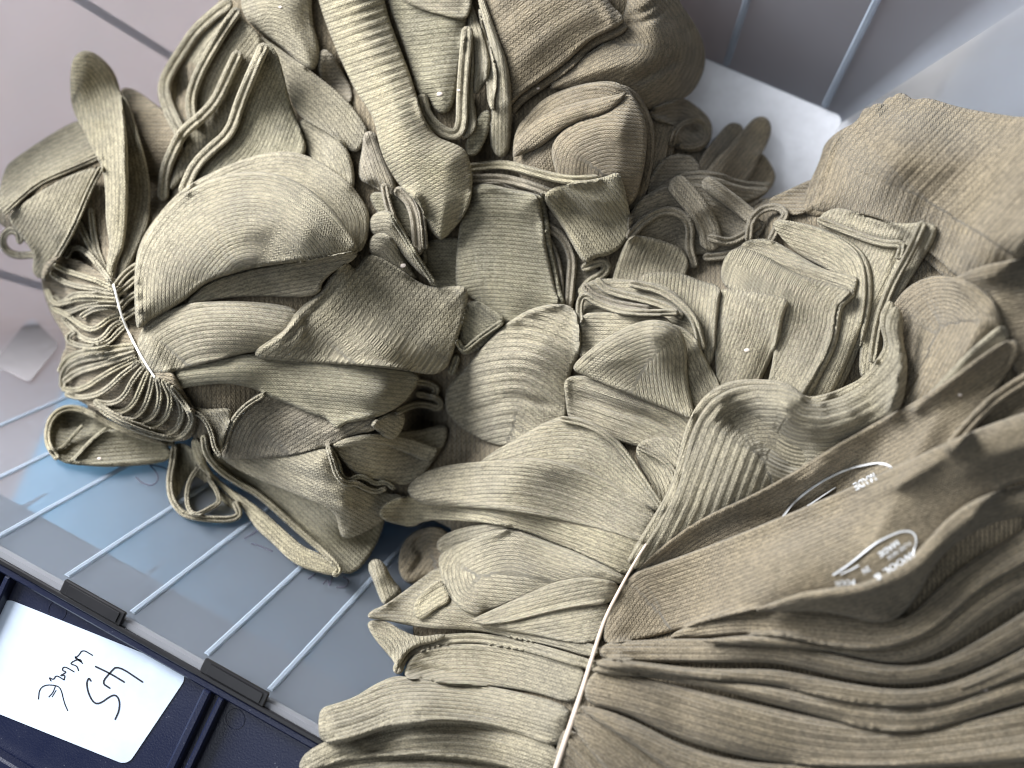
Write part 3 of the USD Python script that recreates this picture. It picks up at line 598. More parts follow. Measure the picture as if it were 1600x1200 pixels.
S('crumpled pinkish grey cuff pile behind the square cuffs', [(980, 335), (1010, 300), (1060, 283), (1110, 288), (1150, 318), (1185, 342), (1200, 350), (1175, 385), (1120, 395), (1075, 400), (1000, 375), (980, 368)], g=[(980, 340), (1080, 300), (1190, 350)], m='k', folds=[([(1000, 350), (1040, 320), (1090, 340)], -.004, 9)], group=GRP)
strip('tube of ribbed cuff slanting across the crumpled pile', [(1062, 292), (1090, 325), (1108, 358), (1110, 374)], 36, m='k', T=.008, rib=.0006, rp=1.4, cord=.0004, group=GRP)
strip('narrow ribbed cuff tube at upper right of the crumpled pile', [(1108, 288), (1145, 315), (1172, 337)], 24, m='k', T=.008, rib=.0005, rp=1.4, group=GRP)
strip('arched cord-like cuff edge over the crumpled pile', [(985, 368), (1005, 345), (1035, 328), (1062, 332), (1080, 352), (1076, 385), (1084, 412)], 15, m='k', T=.008, group=GRP)
strip('flat folded cuff edge at the foot of the crumpled pile', [(1112, 372), (1140, 380), (1165, 366), (1182, 352)], 14, m='k', T=.006, group=GRP)
strip('second folded cuff edge at the foot of the crumpled pile', [(1105, 402), (1130, 400), (1150, 395), (1172, 385)], 14, m='k', T=.006, group=GRP)
strip('small ring-shaped cuff left of the big ribbed cuff', [(1170, 372), (1172, 345), (1190, 326), (1215, 322), (1230, 334), (1218, 348), (1206, 372)], 13, m='k', T=.008, group=GRP)
S('short vertical ribbed cuff right of the yellowish cuff', [(953, 455), (959, 425), (973, 387), (985, 367), (1010, 369), (1040, 377), (1070, 390), (1078, 415), (1066, 442), (1010, 455), (970, 465)], g=[(985, 360), (965, 410), (955, 470)], m='o', rib=.0006, rp=1.3, lift=[(985, 372, .008), (1000, 450, 0)], group=GRP)

# ---- left bundle: back cuffs and toes
GRP = GL
S('dark scrap of sock in shade between leg and cuffs, upper left', [(500, 72), (522, 85), (537, 115), (552, 142), (548, 168), (512, 142), (495, 112)], m='k', group=GRP)
S('plain sock foot at top left of the ribbed leg', [(374, 5), (385, -60), (490, -60), (486, 30), (497, 62), (500, 88), (492, 112), (474, 106), (450, 82), (427, 64), (402, 48), (385, 32)], g=[(390, 45), (430, 30), (500, 80)], m='o', puff=.012, pr=45, group=GRP)
S('dark shaded sock between the upright toe and open cuffs', [(183, 140), (205, 135), (245, 163), (277, 195), (290, 235), (275, 330), (235, 365), (195, 300), (185, 200)], m='b', lift=[(210, 140, .012), (240, 350, -.01)], group=GRP)
S('folded under sheet in shadow right of the open cuffs', [(460, 180), (500, 194), (531, 215), (550, 245), (556, 290), (545, 300), (520, 275), (480, 250)], g=[(460, 176), (505, 196), (550, 250), (555, 290)], m='o', lift=[(535, 225, .006), (480, 240, -.006)], group=GRP)
S('broad slanting sock sheet behind the peaked cuffs', [(396, 48), (430, 71), (500, 121), (541, 154), (571, 193), (577, 212), (556, 246), (522, 214), (482, 192), (460, 174), (440, 112), (420, 75)], g=[(400, 44), (470, 96), (540, 150), (575, 200)], m='o', puff=.004, lift=[(500, 130, .004), (560, 220, 0)], group=GRP)
S('open cuff back ply at the far left peak', [(270, 210), (252, 165), (246, 138), (253, 115), (273, 84), (296, 47), (332, 15), (348, 0), (364, 14), (345, 45), (322, 80), (304, 112), (292, 146), (293, 170), (297, 195)], g=[(278, 210), (248, 140), (297, 48), (350, 2)], m='o', T=.004, lift=[(290, 140, -.012), (340, 20, .01), (250, 140, .002)], group=GRP)
strip('outer lit rim of the far left open cuff', [(354, 8), (332, 24), (304, 50), (285, 80), (262, 115), (255, 140), (262, 168), (282, 206)], 21, m='o', T=.012, sink=.004, group=GRP)
S('ribbed inner cuff between two peaked rims, upper left', [(300, 200), (292, 170), (293, 145), (305, 110), (322, 77), (346, 37), (367, 15), (392, 40), (410, 60), (410, 100), (370, 180), (300, 260), (270, 300), (262, 290)], g=[(367, 17), (322, 77), (292, 145), (297, 195)], m='o', rib=.0005, rp=1.6, lift=[(350, 50, .012), (340, 200, -.006)], group=GRP)
strip('lit second rim of the left peaked cuffs', [(368, 20), (350, 45), (328, 82), (311, 113), (299, 146), (298, 170), (303, 192)], 18, m='o', T=.010, group=GRP)
strip('lit third rim rising to a small peak, upper left', [(370, 88), (353, 125), (338, 158), (314, 184), (285, 206), (270, 236), (258, 266), (255, 305)], 19, m='o', T=.010, group=GRP)
S('tall peaked cuff face in front of the open cuffs', [(412, 64), (431, 76), (441, 105), (454, 162), (471, 203), (482, 240), (450, 262), (400, 262), (345, 285), (285, 312), (283, 290), (297, 260), (324, 233), (354, 209), (368, 162), (398, 98)], g=[(412, 66), (372, 162), (356, 209), (324, 235), (284, 292)], m='g', lift=[(412, 70, .016), (400, 230, 0), (300, 270, .006)], puff=.004, group=GRP)
strip('lit double rim along the left side of the tall peaked cuff', [(411, 76), (392, 118), (374, 162), (360, 208), (328, 234), (303, 260), (288, 296)], 19, m='o', T=.009, group=GRP)
# leaf socks far left
strip('coiled cuff end at the far left edge', [(52, 398), (25, 400), (7, 390), (3, 372), (14, 358), (30, 364), (31, 376)], 12, m='o', T=.009, group=GRP)
for lab, ln in (('first dark fold rising from the thread knot', [(178, 447), (160, 415), (148, 380), (142, 330)]), ('second dark fold rising from the thread knot', [(174, 446), (150, 402), (134, 370), (124, 350)])):
    strip(lab, ln, 11, m='o', T=.005, sink=.004, group=GRP)
S('lower leaf-shaped sock at far left with dark right edge', [(160, 258), (140, 290), (121, 345), (101, 385), (77, 428), (62, 438), (49, 424), (54, 398), (30, 365), (8, 338), (60, 300), (110, 272)], g=[(158, 262), (138, 300), (100, 384), (64, 436)], m='o', lift=[(65, 420, .01), (150, 270, 0), (30, 340, .008)], group=GRP)
strip('stitched right edge of the lower leaf-shaped sock, far left', [(157, 264), (140, 296), (120, 345), (100, 384), (70, 432)], 10, m='o', T=.007, group=GRP)
S('upper leaf-shaped sock at the far left edge', [(165, 180), (170, 235), (150, 246), (105, 269), (65, 284), (42, 301), (12, 337), (-6, 326), (6, 262), (25, 246), (75, 212), (120, 187)], g=[(155, 246), (65, 286), (5, 334)], m='o', lift=[(5, 330, .01), (160, 200, 0), (20, 255, -.006)], puff=.004, group=GRP)
strip('stitched lower edge of the upper leaf-shaped sock, far left', [(158, 244), (105, 267), (65, 283), (38, 304), (8, 332)], 9, m='o', T=.006, group=GRP)
S('narrow shaded sock leaning behind the upright toe', [(187, 140), (202, 160), (217, 210), (231, 260), (236, 300), (233, 350), (222, 376), (200, 425), (180, 450), (186, 400), (192, 330), (190, 230)], g=[(190, 140), (225, 250), (233, 320), (190, 440)], m='o', lift=[(200, 160, .012), (190, 440, -.004)], group=GRP)
S('tall upright sock toe with curved wales, upper left', [(110, 108), (115, 88), (131, 77), (150, 83), (170, 100), (183, 121), (190, 150), (195, 182), (200, 230), (201, 310), (196, 382), (182, 414), (177, 444), (168, 440), (165, 418), (172, 380), (165, 350), (165, 300), (160, 262), (147, 240), (131, 207), (112, 170), (109, 135)], g=[(176, 445), (196, 382), (200, 300), (194, 180), (182, 121), (150, 84), (120, 82)], m='y', T=.007, puff=.006, pr=30, lift=[(140, 90, .026), (180, 250, .014), (176, 430, 0)], group=GRP)

# ---- centre left: ribbed leg and stubs
GRP = GM
S('narrow sock with dark mouth left of the ribbed leg', [(568, 205), (586, 205), (594, 225), (604, 255), (620, 287), (618, 312), (600, 302), (580, 290), (561, 282), (560, 262), (566, 232)], g=[(575, 205), (590, 250), (610, 300)], m='k', puff=.004, pr=20, folds=[([(575, 287), (600, 297), (612, 310)], -.007, 7)], group=GRP)
S('green sock scrap below the narrow dark-mouthed sock', [(570, 300), (610, 300), (640, 320), (662, 370), (670, 420), (640, 420), (600, 350)], m='g', group=GRP)
strip('left of two upright cords left of the ribbed leg', [(601, 292), (605, 315), (615, 345)], 13, m='k', T=.008, group=GRP)
strip('middle thick cord left of the ribbed leg tip', [(624, 300), (640, 312), (650, 338), (653, 390)], 18, m='k', T=.009, group=GRP)
strip('right thin cord left of the ribbed leg tip', [(648, 306), (660, 332), (664, 385)], 10, m='k', T=.008, group=GRP)
S('long ribbed sock leg with pointed heel at top centre left', [(478, -60), (492, -20), (498, 2), (508, 34), (525, 77), (541, 112), (556, 144), (576, 172), (586, 192), (591, 222), (601, 252), (615, 277), (635, 303), (658, 322), (668, 353), (683, 373), (692, 376), (715, 352), (734, 322), (739, 290), (737, 262), (728, 232), (701, 221), (682, 214), (666, 192), (657, 170), (650, 146), (640, 113), (625, 75), (610, 35), (600, 0), (590, -60)],
  g=[(525, -80), (552, 0), (580, 80), (604, 150), (640, 225), (690, 310), (720, 370)], swap=True, m='y', T=.007, ribfade=(130, 230), rib=.0008, rp=2.5, puff=.016, pr=48, ripple=.0006, lift=[(550, 0, .004), (620, 180, .012), (690, 340, .006)], folds=[([(735, 305), (715, 345), (690, 372)], -.003, 5)], group=GRP)

# ---- left bundle: lower left loops
GRP = GL
S('dark inner face of the sock loop at lower left corner', [(72, 664), (80, 645), (107, 634), (135, 640), (160, 655), (200, 675), (262, 692), (268, 722), (200, 728), (150, 729), (107, 726), (94, 718), (74, 703)], g=[(80, 690), (170, 700), (270, 705)], m='g', T=.004, folds=[([(95, 660), (120, 655), (145, 660)], -.007, 14)], group=GRP)
S('flat lit front part of the sock loop at lower left', [(112, 722), (128, 705), (150, 682), (175, 668), (215, 680), (265, 692), (270, 722), (200, 729), (150, 730)], g=[(120, 724), (270, 712)], m='g', lift=[(120, 720, .004), (260, 700, 0)], group=GRP)
strip('first inner ply edge of the lower left sock loop', [(78, 702), (95, 703), (110, 686), (128, 666)], 6, m='g', T=.005, group=GRP)
strip('second inner ply edge of the lower left sock loop', [(92, 715), (108, 724), (122, 711), (140, 690), (165, 670)], 6, m='g', T=.005, group=GRP)
strip('lit rim of the sock loop at lower left', [(88, 714), (76, 698), (73, 678), (79, 654), (96, 639), (120, 637), (147, 648), (176, 665), (215, 681), (268, 692)], 11, m='y', T=.011, sink=.002, group=GRP)
S('dark hanging cuff interior below the tied folds', [(265, 690), (271, 718), (262, 750), (265, 780), (278, 801), (300, 811), (362, 816), (379, 806), (370, 785), (345, 765), (322, 738), (308, 722), (300, 695)], g=[(270, 700), (280, 790)], m='g', T=.004, lift=[(310, 760, -.012), (270, 750, 0)], group=GRP)
strip('lit outer rim of the hanging cuff below the folds', [(272, 700), (270, 722), (264, 750), (267, 778), (281, 800), (302, 809), (360, 813), (376, 804), (368, 788)], 11, m='o', T=.010, sink=.003, group=GRP)
strip('triangular inner rim inside the hanging cuff', [(312, 728), (296, 750), (291, 775), (294, 796), (306, 806), (325, 796), (345, 785), (338, 765), (326, 747)], 8, m='o', T=.009, group=GRP)
S('shaded inside of the long cuff at bottom of left bundle', [(328, 695), (400, 738), (520, 788), (605, 795), (597, 832), (577, 872), (556, 895), (535, 898), (505, 868), (430, 797), (370, 757), (335, 732)], g=[(340, 720), (440, 790), (540, 890)], m='g', group=GRP)
S('long lit strap of sock running to a blunt tip, lower left', [(296, 685), (304, 725), (335, 752), (352, 770), (378, 792), (400, 827), (425, 848), (450, 874), (475, 889), (520, 901), (535, 898), (530, 886), (497, 863), (475, 855), (450, 833), (400, 788), (360, 764), (330, 738), (318, 712), (314, 685)], g=[(306, 690), (330, 745), (400, 805), (460, 865), (530, 895)], m='y', T=.006, lift=[(400, 810, .004), (310, 700, 0), (525, 895, .006)], group=GRP)
strip('upper lit edge of the long strap, lower left', [(318, 684), (321, 708), (340, 733), (376, 757), (402, 771), (428, 793), (477, 838), (511, 867), (532, 890), (524, 897)], 11, m='y', T=.013, sink=.002, group=GRP)
S('sock with frayed lumpy mouth above the long strap', [(330, 700), (400, 712), (455, 710), (512, 697), (522, 715), (527, 738), (541, 756), (585, 767), (640, 774), (613, 799), (593, 818), (570, 832), (543, 843), (531, 837), (526, 806), (510, 793), (475, 778), (437, 763), (400, 748), (360, 728)], g=[(345, 700), (400, 730), (480, 772), (530, 800)], m='o', puff=.008, pr=35, lift=[(530, 820, .008), (380, 720, 0)], folds=[([(420, 726), (480, 745), (540, 762)], -.003, 8)], group=GRP)
S('flat sock with turned edge in the hollow at left centre', [(514, 694), (540, 683), (587, 676), (650, 674), (699, 660), (700, 686), (680, 718), (660, 744), (634, 760), (600, 752), (555, 742), (528, 712)], g=[(520, 690), (600, 720), (690, 700)], m='o', pitch=6.5, group=GRP)
S('lit folded-over strip on the flat sock in the hollow', [(516, 694), (545, 682), (590, 676), (640, 684), (675, 698), (688, 700), (672, 726), (640, 710), (600, 694), (560, 694), (530, 702)], g=[(520, 690), (590, 684), (680, 708)], m='o', group=GRP)
strip('frayed lumpy inner rim of the sock mouth, left centre', [(517, 703), (528, 722), (533, 745), (547, 752), (556, 744), (572, 746), (587, 757), (602, 752), (614, 762)], 8, m='g', T=.008, cord=0, group=GRP)
strip('frayed lumpy outer rim of the sock mouth, left centre', [(513, 700), (520, 722), (525, 742), (540, 757), (556, 754), (572, 764), (588, 768), (600, 764)], 9, m='o', T=.008, group=GRP)
S('curved ribbed heel below the fuzzy pale heel, left bundle', [(343, 716), (349, 690), (361, 657), (382, 633), (405, 610), (450, 620), (490, 640), (522, 660), (560, 645), (588, 650), (592, 673), (550, 679), (515, 697), (487, 704), (450, 713), (400, 717), (365, 717)], g=[(345, 716), (351, 690), (364, 657), (386, 632), (420, 612)], m='k', rib=.0006, rp=1.3, pitch=6.5, puff=.006, group=GRP)
strip('lit cord outlining the curved ribbed heel, left bundle', [(342, 708), (351, 690), (363, 657), (383, 634), (410, 618)], 9, m='o', T=.006, group=GRP)
S('small sheet between tied folds and curved ribbed heel', [(290, 632), (322, 640), (365, 636), (360, 660), (349, 690), (344, 713), (334, 700), (329, 672), (317, 655)], g=[(300, 640), (328, 668), (340, 710)], m='o', group=GRP)
strip('lit edge cord left of the curved ribbed heel', [(296, 640), (319, 652), (331, 676), (334, 698), (344, 712)], 8, m='o', T=.006, group=GRP)
strip('upper curl of sock cuff at the dark hollow', [(640, 596), (665, 597), (684, 606), (678, 618)], 11, m='o', T=.007, group=GRP)
S('stub of rolled cuff above the dark hollow, left centre', [(576, 662), (595, 650), (620, 640), (634, 648), (630, 670), (616, 688), (601, 684), (588, 673)], g=[(585, 665), (612, 682)], m='o', puff=.005, pr=15, group=GRP)
strip('looped cuff edge at the left of the dark hollow', [(622, 643), (645, 632), (668, 632), (687, 640), (690, 628), (678, 620), (655, 616)], 11, m='o', T=.008, group=GRP)
S('fuzzy pale heel under the big front cuff, left bundle', [(235, 580), (280, 572), (340, 560), (400, 550), (487, 555), (600, 568), (658, 583), (650, 604), (638, 622), (620, 638), (590, 652), (560, 658), (540, 661), (525, 674), (512, 654), (482, 646), (450, 631), (415, 618), (395, 606), (350, 598), (300, 604), (262, 612)], g=[(240, 590), (340, 575), (480, 580), (650, 600)], m='g', puff=.006, pr=40, group=GRP)

# ---- fan of pinched folds left of the thread
FAN = [[(105, 400), (112, 388), (125, 386), (140, 398), (152, 412), (165, 430), (178, 446)], [(88, 415), (105, 424), (127, 431), (152, 438), (180, 453)], [(82, 428), (98, 440), (118, 447), (142, 450), (181, 459)],
       [(86, 466), (93, 473), (106, 469), (112, 460), (146, 459), (183, 464)], [(74, 455), (84, 477), (104, 472), (126, 466), (184, 469)], [(82, 480), (95, 487), (108, 489), (126, 480), (150, 475), (186, 476)],
       [(128, 494), (140, 486), (160, 480), (188, 483)], [(86, 484), (105, 492), (122, 506), (140, 516), (155, 511), (170, 498), (190, 491)], [(99, 498), (114, 515), (130, 530), (150, 535), (165, 525), (176, 509), (193, 501)],
       [(114, 520), (105, 526), (111, 536), (125, 541), (150, 543), (170, 535), (183, 521), (196, 509)], [(95, 578), (104, 561), (125, 551), (160, 546), (205, 541)], [(98, 602), (98, 582), (110, 569), (130, 561), (165, 556), (206, 547)],
       [(103, 594), (120, 581), (140, 575), (170, 566), (208, 553)], [(100, 608), (115, 611), (135, 605), (155, 591), (180, 576), (212, 561)], [(105, 616), (125, 622), (150, 618), (170, 606), (190, 586), (216, 567)],
       [(150, 628), (175, 632), (195, 620), (206, 596), (222, 576)], [(165, 640), (190, 646), (210, 631), (220, 606), (230, 583)], [(178, 648), (205, 656), (225, 641), (235, 611), (239, 589)],
       [(194, 655), (225, 661), (245, 646), (251, 616), (246, 593)], [(160, 642), (205, 663), (240, 669), (262, 651), (268, 621), (256, 597)], [(150, 630), (190, 656), (235, 673), (270, 681), (286, 651), (281, 626), (263, 601)],
       [(165, 646), (200, 666), (240, 681), (280, 688), (301, 661), (296, 641), (269, 606)]]
FANL = ['loop of sock', 'pinched sock fold', 'thin sock fold']
S('tied mass of folded sock legs behind the pinched folds', [(60, 410), (110, 395), (178, 440), (210, 430), (235, 520), (280, 600), (312, 650), (300, 692), (240, 686), (150, 640), (96, 612), (92, 560), (108, 535), (72, 480)], g=[(70, 480), (200, 500)], m='b', group=GRP)
ORD = ['topmost', 'second', 'third', 'fourth', 'fifth', 'sixth', 'seventh', 'eighth', 'ninth', 'tenth', 'eleventh', 'twelfth', 'thirteenth', 'fourteenth', 'fifteenth', 'sixteenth', 'seventeenth', 'eighteenth', 'nineteenth', 'twentieth', 'twenty-first', 'lowest']
for k, ln in enumerate(FAN):
    strip(f'{ORD[k]} pinched sock fold in the fan left of the thread', ln, 9.5 if k not in (10, 11, 12) else 12, m='oyo'[k % 3], T=.0065, st=4, lift=[(ln[0][0], ln[0][1], 0.0), (ln[-1][0], ln[-1][1], -.004), (ln[len(ln) // 2][0], ln[len(ln) // 2][1], .003)], group='pinched sock folds fanning left from the white thread')
for k, ln in enumerate([[(181, 447), (195, 428), (212, 416)], [(185, 458), (200, 446), (212, 436)], [(188, 480), (200, 466), (212, 460)], [(192, 498), (202, 490), (214, 484)]]):
    strip(f'{ORD[k]} short sock fold just right of the thread, beside the big heel', ln, 12, m='o', T=.007, st=4, group='short folds between thread and big heel')

# ---- left bundle: big heels and front cuff
S('outer rim sock of the big round heel, left centre', [(210, 470), (210, 425), (215, 387), (233, 352), (280, 297), (337, 265), (405, 240), (449, 235), (489, 245), (540, 279), (562, 305), (576, 328), (578, 350), (573, 378), (562, 397), (500, 405), (400, 420), (320, 445), (240, 500), (215, 517)], g=[(212, 500), (211, 425), (234, 352), (337, 266), (449, 236), (540, 280), (577, 335), (572, 390)], m='o', puff=.005, group=GRP)
S('big round sock heel with concentric wales, left centre', [(213, 517), (210, 475), (210, 425), (217, 388), (234, 362), (266, 318), (310, 286), (370, 268), (425, 268), (476, 288), (521, 327), (546, 362), (564, 394), (502, 404), (450, 411), (400, 418), (375, 424), (325, 439), (295, 464), (282, 474), (238, 499), (226, 508)], g=[(213, 517), (210, 425), (234, 362), (310, 286), (425, 268), (521, 327), (564, 394)], m='o', puff=.007, pr=90, T=.009, lift=[(214, 480, -.004), (400, 330, .006), (530, 350, .010), (560, 392, .012)], group=GRP)
S('long open cuff below the big heel', [(290, 472), (318, 444), (375, 424), (450, 411), (502, 402), (545, 392), (562, 395), (550, 409), (526, 420), (502, 442), (502, 456), (480, 466), (400, 462), (330, 468), (302, 482)], g=[(292, 472), (375, 430), (450, 416), (550, 398)], m='o', rib=.0004, rp=1.6, lift=[(440, 420, .005), (420, 455, -.003)], group=GRP)
S('smooth rounded sock foot in front of the thread', [(214, 530), (225, 506), (251, 489), (288, 474), (325, 471), (378, 470), (437, 475), (466, 484), (480, 520), (450, 548), (400, 548), (338, 563), (300, 574), (270, 583), (240, 585), (222, 575), (213, 552)], g=[(216, 532), (228, 507), (288, 476), (378, 471), (470, 485)], m='o', puff=.008, pr=40, T=.006, rib=.0003, rp=2.0, lift=[(216, 545, -.006), (380, 510, .004)], group=GRP)
S('rear rolled lump of cuff right of the big heel', [(576, 345), (585, 333), (604, 327), (617, 335), (628, 352), (645, 385), (665, 415), (680, 442), (660, 432), (638, 408), (615, 380), (595, 372), (578, 365)], g=[(580, 345), (615, 340), (640, 380), (675, 440)], m='o', puff=.006, pr=18, group=GRP)
strip('thin double cord right of the rolled cuff lumps', [(612, 338), (630, 366), (652, 404), (676, 440)], 9, m='g', T=.007, group=GRP)
S('front rolled lump of cuff right of the big heel', [(574, 392), (578, 370), (595, 362), (612, 368), (625, 392), (642, 420), (655, 440), (620, 425), (590, 405)], g=[(578, 372), (612, 375), (650, 438)], m='o', puff=.006, pr=18, group=GRP)
S('large square front cuff with frayed top edge, left bundle', [(396, 548), (420, 532), (446, 515), (463, 485), (500, 457), (517, 430), (535, 409), (546, 412), (554, 421), (562, 414), (572, 396), (590, 399), (620, 416), (650, 439), (676, 450), (702, 447), (728, 446), (732, 462), (726, 495), (714, 532), (702, 570), (687, 583), (670, 586), (625, 577), (560, 571), (487, 567), (437, 564), (400, 560)], g=[(400, 550), (446, 517), (463, 488), (500, 460), (517, 433), (535, 411)], m='o', pitch=8.0, T=.006, puff=.007, pr=50, lift=[(700, 455, .008), (560, 410, -.003), (430, 545, -.003), (680, 580, .014)], folds=[([(440, 545), (480, 500), (520, 455), (545, 430)], -.002, 5), ([(425, 545), (470, 495), (508, 452)], .002, 5)], group=GRP)
S('green cuff with looped bottom edge right of the front cuff', [(733, 462), (780, 488), (792, 500), (775, 520), (752, 545), (724, 558), (714, 540), (722, 500)], g=[(735, 462), (785, 500)], m='g', group=GRP)
strip('looped bottom edge of the green cuff, centre', [(716, 535), (724, 550), (748, 528), (782, 505)], 10, m='g', T=.006, group=GRP)
strip('small upright stub below the green cuff, centre', [(706, 580), (712, 560)], 14, m='g', T=.008, group=GRP)

# ---- right side, from the back
GRP = GR
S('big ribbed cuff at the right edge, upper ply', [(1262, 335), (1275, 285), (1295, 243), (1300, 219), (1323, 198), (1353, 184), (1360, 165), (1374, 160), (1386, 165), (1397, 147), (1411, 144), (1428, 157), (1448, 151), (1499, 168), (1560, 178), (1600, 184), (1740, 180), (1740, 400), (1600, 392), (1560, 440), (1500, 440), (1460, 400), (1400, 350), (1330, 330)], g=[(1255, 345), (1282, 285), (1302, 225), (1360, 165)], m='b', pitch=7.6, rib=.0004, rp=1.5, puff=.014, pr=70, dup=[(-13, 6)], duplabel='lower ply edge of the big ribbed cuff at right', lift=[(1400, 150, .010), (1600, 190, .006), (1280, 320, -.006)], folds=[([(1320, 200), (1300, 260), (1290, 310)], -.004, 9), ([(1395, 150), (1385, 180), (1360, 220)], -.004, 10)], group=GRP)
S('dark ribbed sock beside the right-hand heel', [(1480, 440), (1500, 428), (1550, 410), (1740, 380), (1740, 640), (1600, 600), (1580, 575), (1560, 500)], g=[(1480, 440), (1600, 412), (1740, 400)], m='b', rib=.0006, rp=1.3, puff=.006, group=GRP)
S('rearmost square cuff in the stack of cuffs, right centre', [(1280, 335), (1310, 322), (1350, 336), (1400, 350), (1440, 347), (1463, 350), (1464, 368), (1446, 400), (1421, 440), (1396, 480), (1380, 520), (1375, 575), (1340, 600), (1345, 520), (1352, 440), (1345, 400), (1310, 372), (1278, 358)], g=[(1460, 355), (1420, 435), (1380, 510), (1368, 590)], m='o', puff=.004, folds=[([(1290, 330), (1330, 355), (1400, 372), (1425, 360)], .003, 5), ([(1415, 360), (1395, 420), (1362, 500)], -.004, 4)], group=GRP)
strip('thick frayed edge of the rearmost square cuff, right centre', [(1283, 345), (1325, 362), (1380, 382), (1412, 380), (1405, 400)], 13, m='o', T=.006, group=GRP)
strip('upright edge of the rearmost square cuff, right centre', [(1440, 352), (1422, 395), (1395, 440), (1372, 500), (1364, 560)], 15, m='o', T=.007, group=GRP)
S('fourth square cuff from the front, right centre', [(1195, 340), (1260, 348), (1320, 373), (1347, 400), (1356, 440), (1350, 500), (1336, 540), (1310, 600), (1285, 640), (1240, 620), (1275, 580), (1300, 530), (1305, 480), (1330, 455), (1300, 425), (1240, 395)], g=[(1200, 345), (1330, 385), (1352, 440), (1335, 540), (1290, 630)], m='o', puff=.004, dup=[(9, 2)], duplabel='edge of sock behind the fourth square cuff, right centre', group=GRP)
S('third square cuff, upper ply with thick rim, right centre', [(1155, 378), (1200, 370), (1240, 393), (1290, 423), (1336, 430), (1342, 437), (1332, 470), (1315, 480), (1270, 460), (1200, 432), (1160, 402)], g=[(1160, 378), (1240, 400), (1340, 436)], m='o', T=.006, folds=[([(1165, 390), (1230, 412), (1325, 440)], .003, 6)], group=GRP)
S('third square cuff from the front, right centre', [(1128, 405), (1150, 384), (1190, 396), (1230, 421), (1270, 436), (1320, 449), (1331, 456), (1322, 466), (1308, 477), (1304, 510), (1299, 540), (1272, 590), (1245, 640), (1190, 640), (1215, 530), (1200, 480), (1125, 450)], g=[(1330, 458), (1306, 480), (1302, 520), (1275, 585), (1240, 640)], m='o', T=.0055, puff=.004, folds=[([(1135, 408), (1195, 405), (1260, 440), (1318, 456)], .003, 6)], dup=[(8, 3)], duplabel='edge of sock just behind the third square cuff, right centre', group=GRP)
S('second square cuff from the front with pink speck, right centre', [(1110, 448), (1180, 457), (1218, 462), (1235, 470), (1225, 490), (1220, 520), (1208, 555), (1190, 592), (1170, 640), (1120, 640), (1118, 560), (1112, 510)], g=[(1234, 472), (1223, 495), (1214, 535), (1190, 590), (1165, 640)], m='o', T=.0055, puff=.004, group=GRP)
S('frontmost square cuff in the stack, right centre', [(990, 428), (1060, 424), (1100, 441), (1128, 446), (1124, 475), (1119, 520), (1118, 558), (1105, 580), (1080, 540), (1055, 490), (1020, 465)], g=[(1127, 448), (1120, 500), (1116, 560)], m='o', T=.0055, puff=.004, group=GRP)
S('crumpled cuff with several folds left of the square cuffs', [(898, 560), (900, 470), (912, 442), (940, 434), (1000, 438), (1050, 448), (1082, 488), (1094, 525), (1085, 560), (1000, 560), (940, 570)], g=[(900, 480), (1000, 470), (1090, 500)], m='o', group=GRP)
strip('uppermost fold of the crumpled cuff', [(990, 444), (1030, 452), (1062, 472), (1087, 500), (1096, 540)], 14, m='o', T=.007, group=GRP)
strip('middle fold of the crumpled cuff', [(935, 440), (950, 456), (1000, 466), (1040, 478), (1062, 492)], 13, m='o', T=.007, group=GRP)
strip('inner fold of the crumpled cuff', [(915, 448), (928, 462), (955, 474), (1010, 482)], 12, m='k', T=.007, group=GRP)
S('lit flat front of the crumpled cuff', [(902, 490), (945, 487), (1010, 491), (1050, 496), (1050, 530), (985, 530), (925, 560), (905, 556)], g=[(902, 492), (1050, 496)], m='o', lift=[(930, 490, .004), (930, 540, 0)], group=GRP)
strip('rolled front rim of the crumpled cuff', [(906, 500), (905, 470), (915, 460), (935, 476), (985, 490), (1055, 488)], 12, m='o', T=.009, group=GRP)

S('ribbed bulging sock foot right of the dark hollow', [(694, 640), (697, 606), (719, 585), (746, 551), (780, 514), (817, 487), (854, 475), (888, 475), (902, 488), (908, 525), (906, 555), (893, 576), (889, 606), (888, 650), (870, 680), (840, 700), (800, 700), (766, 694), (732, 677), (712, 661)], g=[(640, 600), (720, 568), (800, 552), (850, 562), (910, 610)], m='o', rib=.0010, rp=2.6, pitch=6.6, puff=.010, pr=70, T=.006, lift=[(860, 490, .004), (710, 640, -.004)], folds=[([(696, 642), (740, 641), (766, 633), (793, 622), (830, 625), (880, 640)], -.004, 6)], group=GRP)
S('legs of ribbed socks running right under the square heel', [(880, 590), (912, 585), (960, 600), (1020, 624), (1078, 645), (1095, 665), (1088, 700), (1080, 745), (1060, 740), (1035, 705), (980, 695), (930, 678), (888, 660), (883, 620)], g=[(880, 600), (960, 622), (1040, 655), (1090, 695)], m='o', rib=.0007, rp=2.0, folds=[([(890, 612), (960, 640), (1030, 655), (1075, 690)], -.005, 6), ([(900, 600), (980, 625), (1060, 655)], .003, 5)], group=GRP)
S('lower ply of the square heel, showing along its right side', [(1000, 505), (1050, 503), (1086, 522), (1102, 560), (1127, 600), (1130, 640), (1100, 670), (1060, 640)], g=[(1050, 503), (1088, 525), (1105, 565), (1130, 620)], m='o', group=GRP)
S('square sock heel with chevron wales at centre right', [(889, 576), (920, 547), (950, 525), (990, 505), (1020, 498), (1050, 504), (1067, 519), (1074, 545), (1073, 580), (1078, 615), (1090, 660), (1050, 643), (1000, 623), (950, 603), (915, 588)], g=[(889, 578), (950, 525), (1020, 498), (1064, 515), (1074, 545), (1074, 590), (1090, 660)], m='o', puff=.008, pr=60, T=.006, lift=[(890, 576, .004), (1060, 510, .006), (1080, 640, 0)], group=GRP)
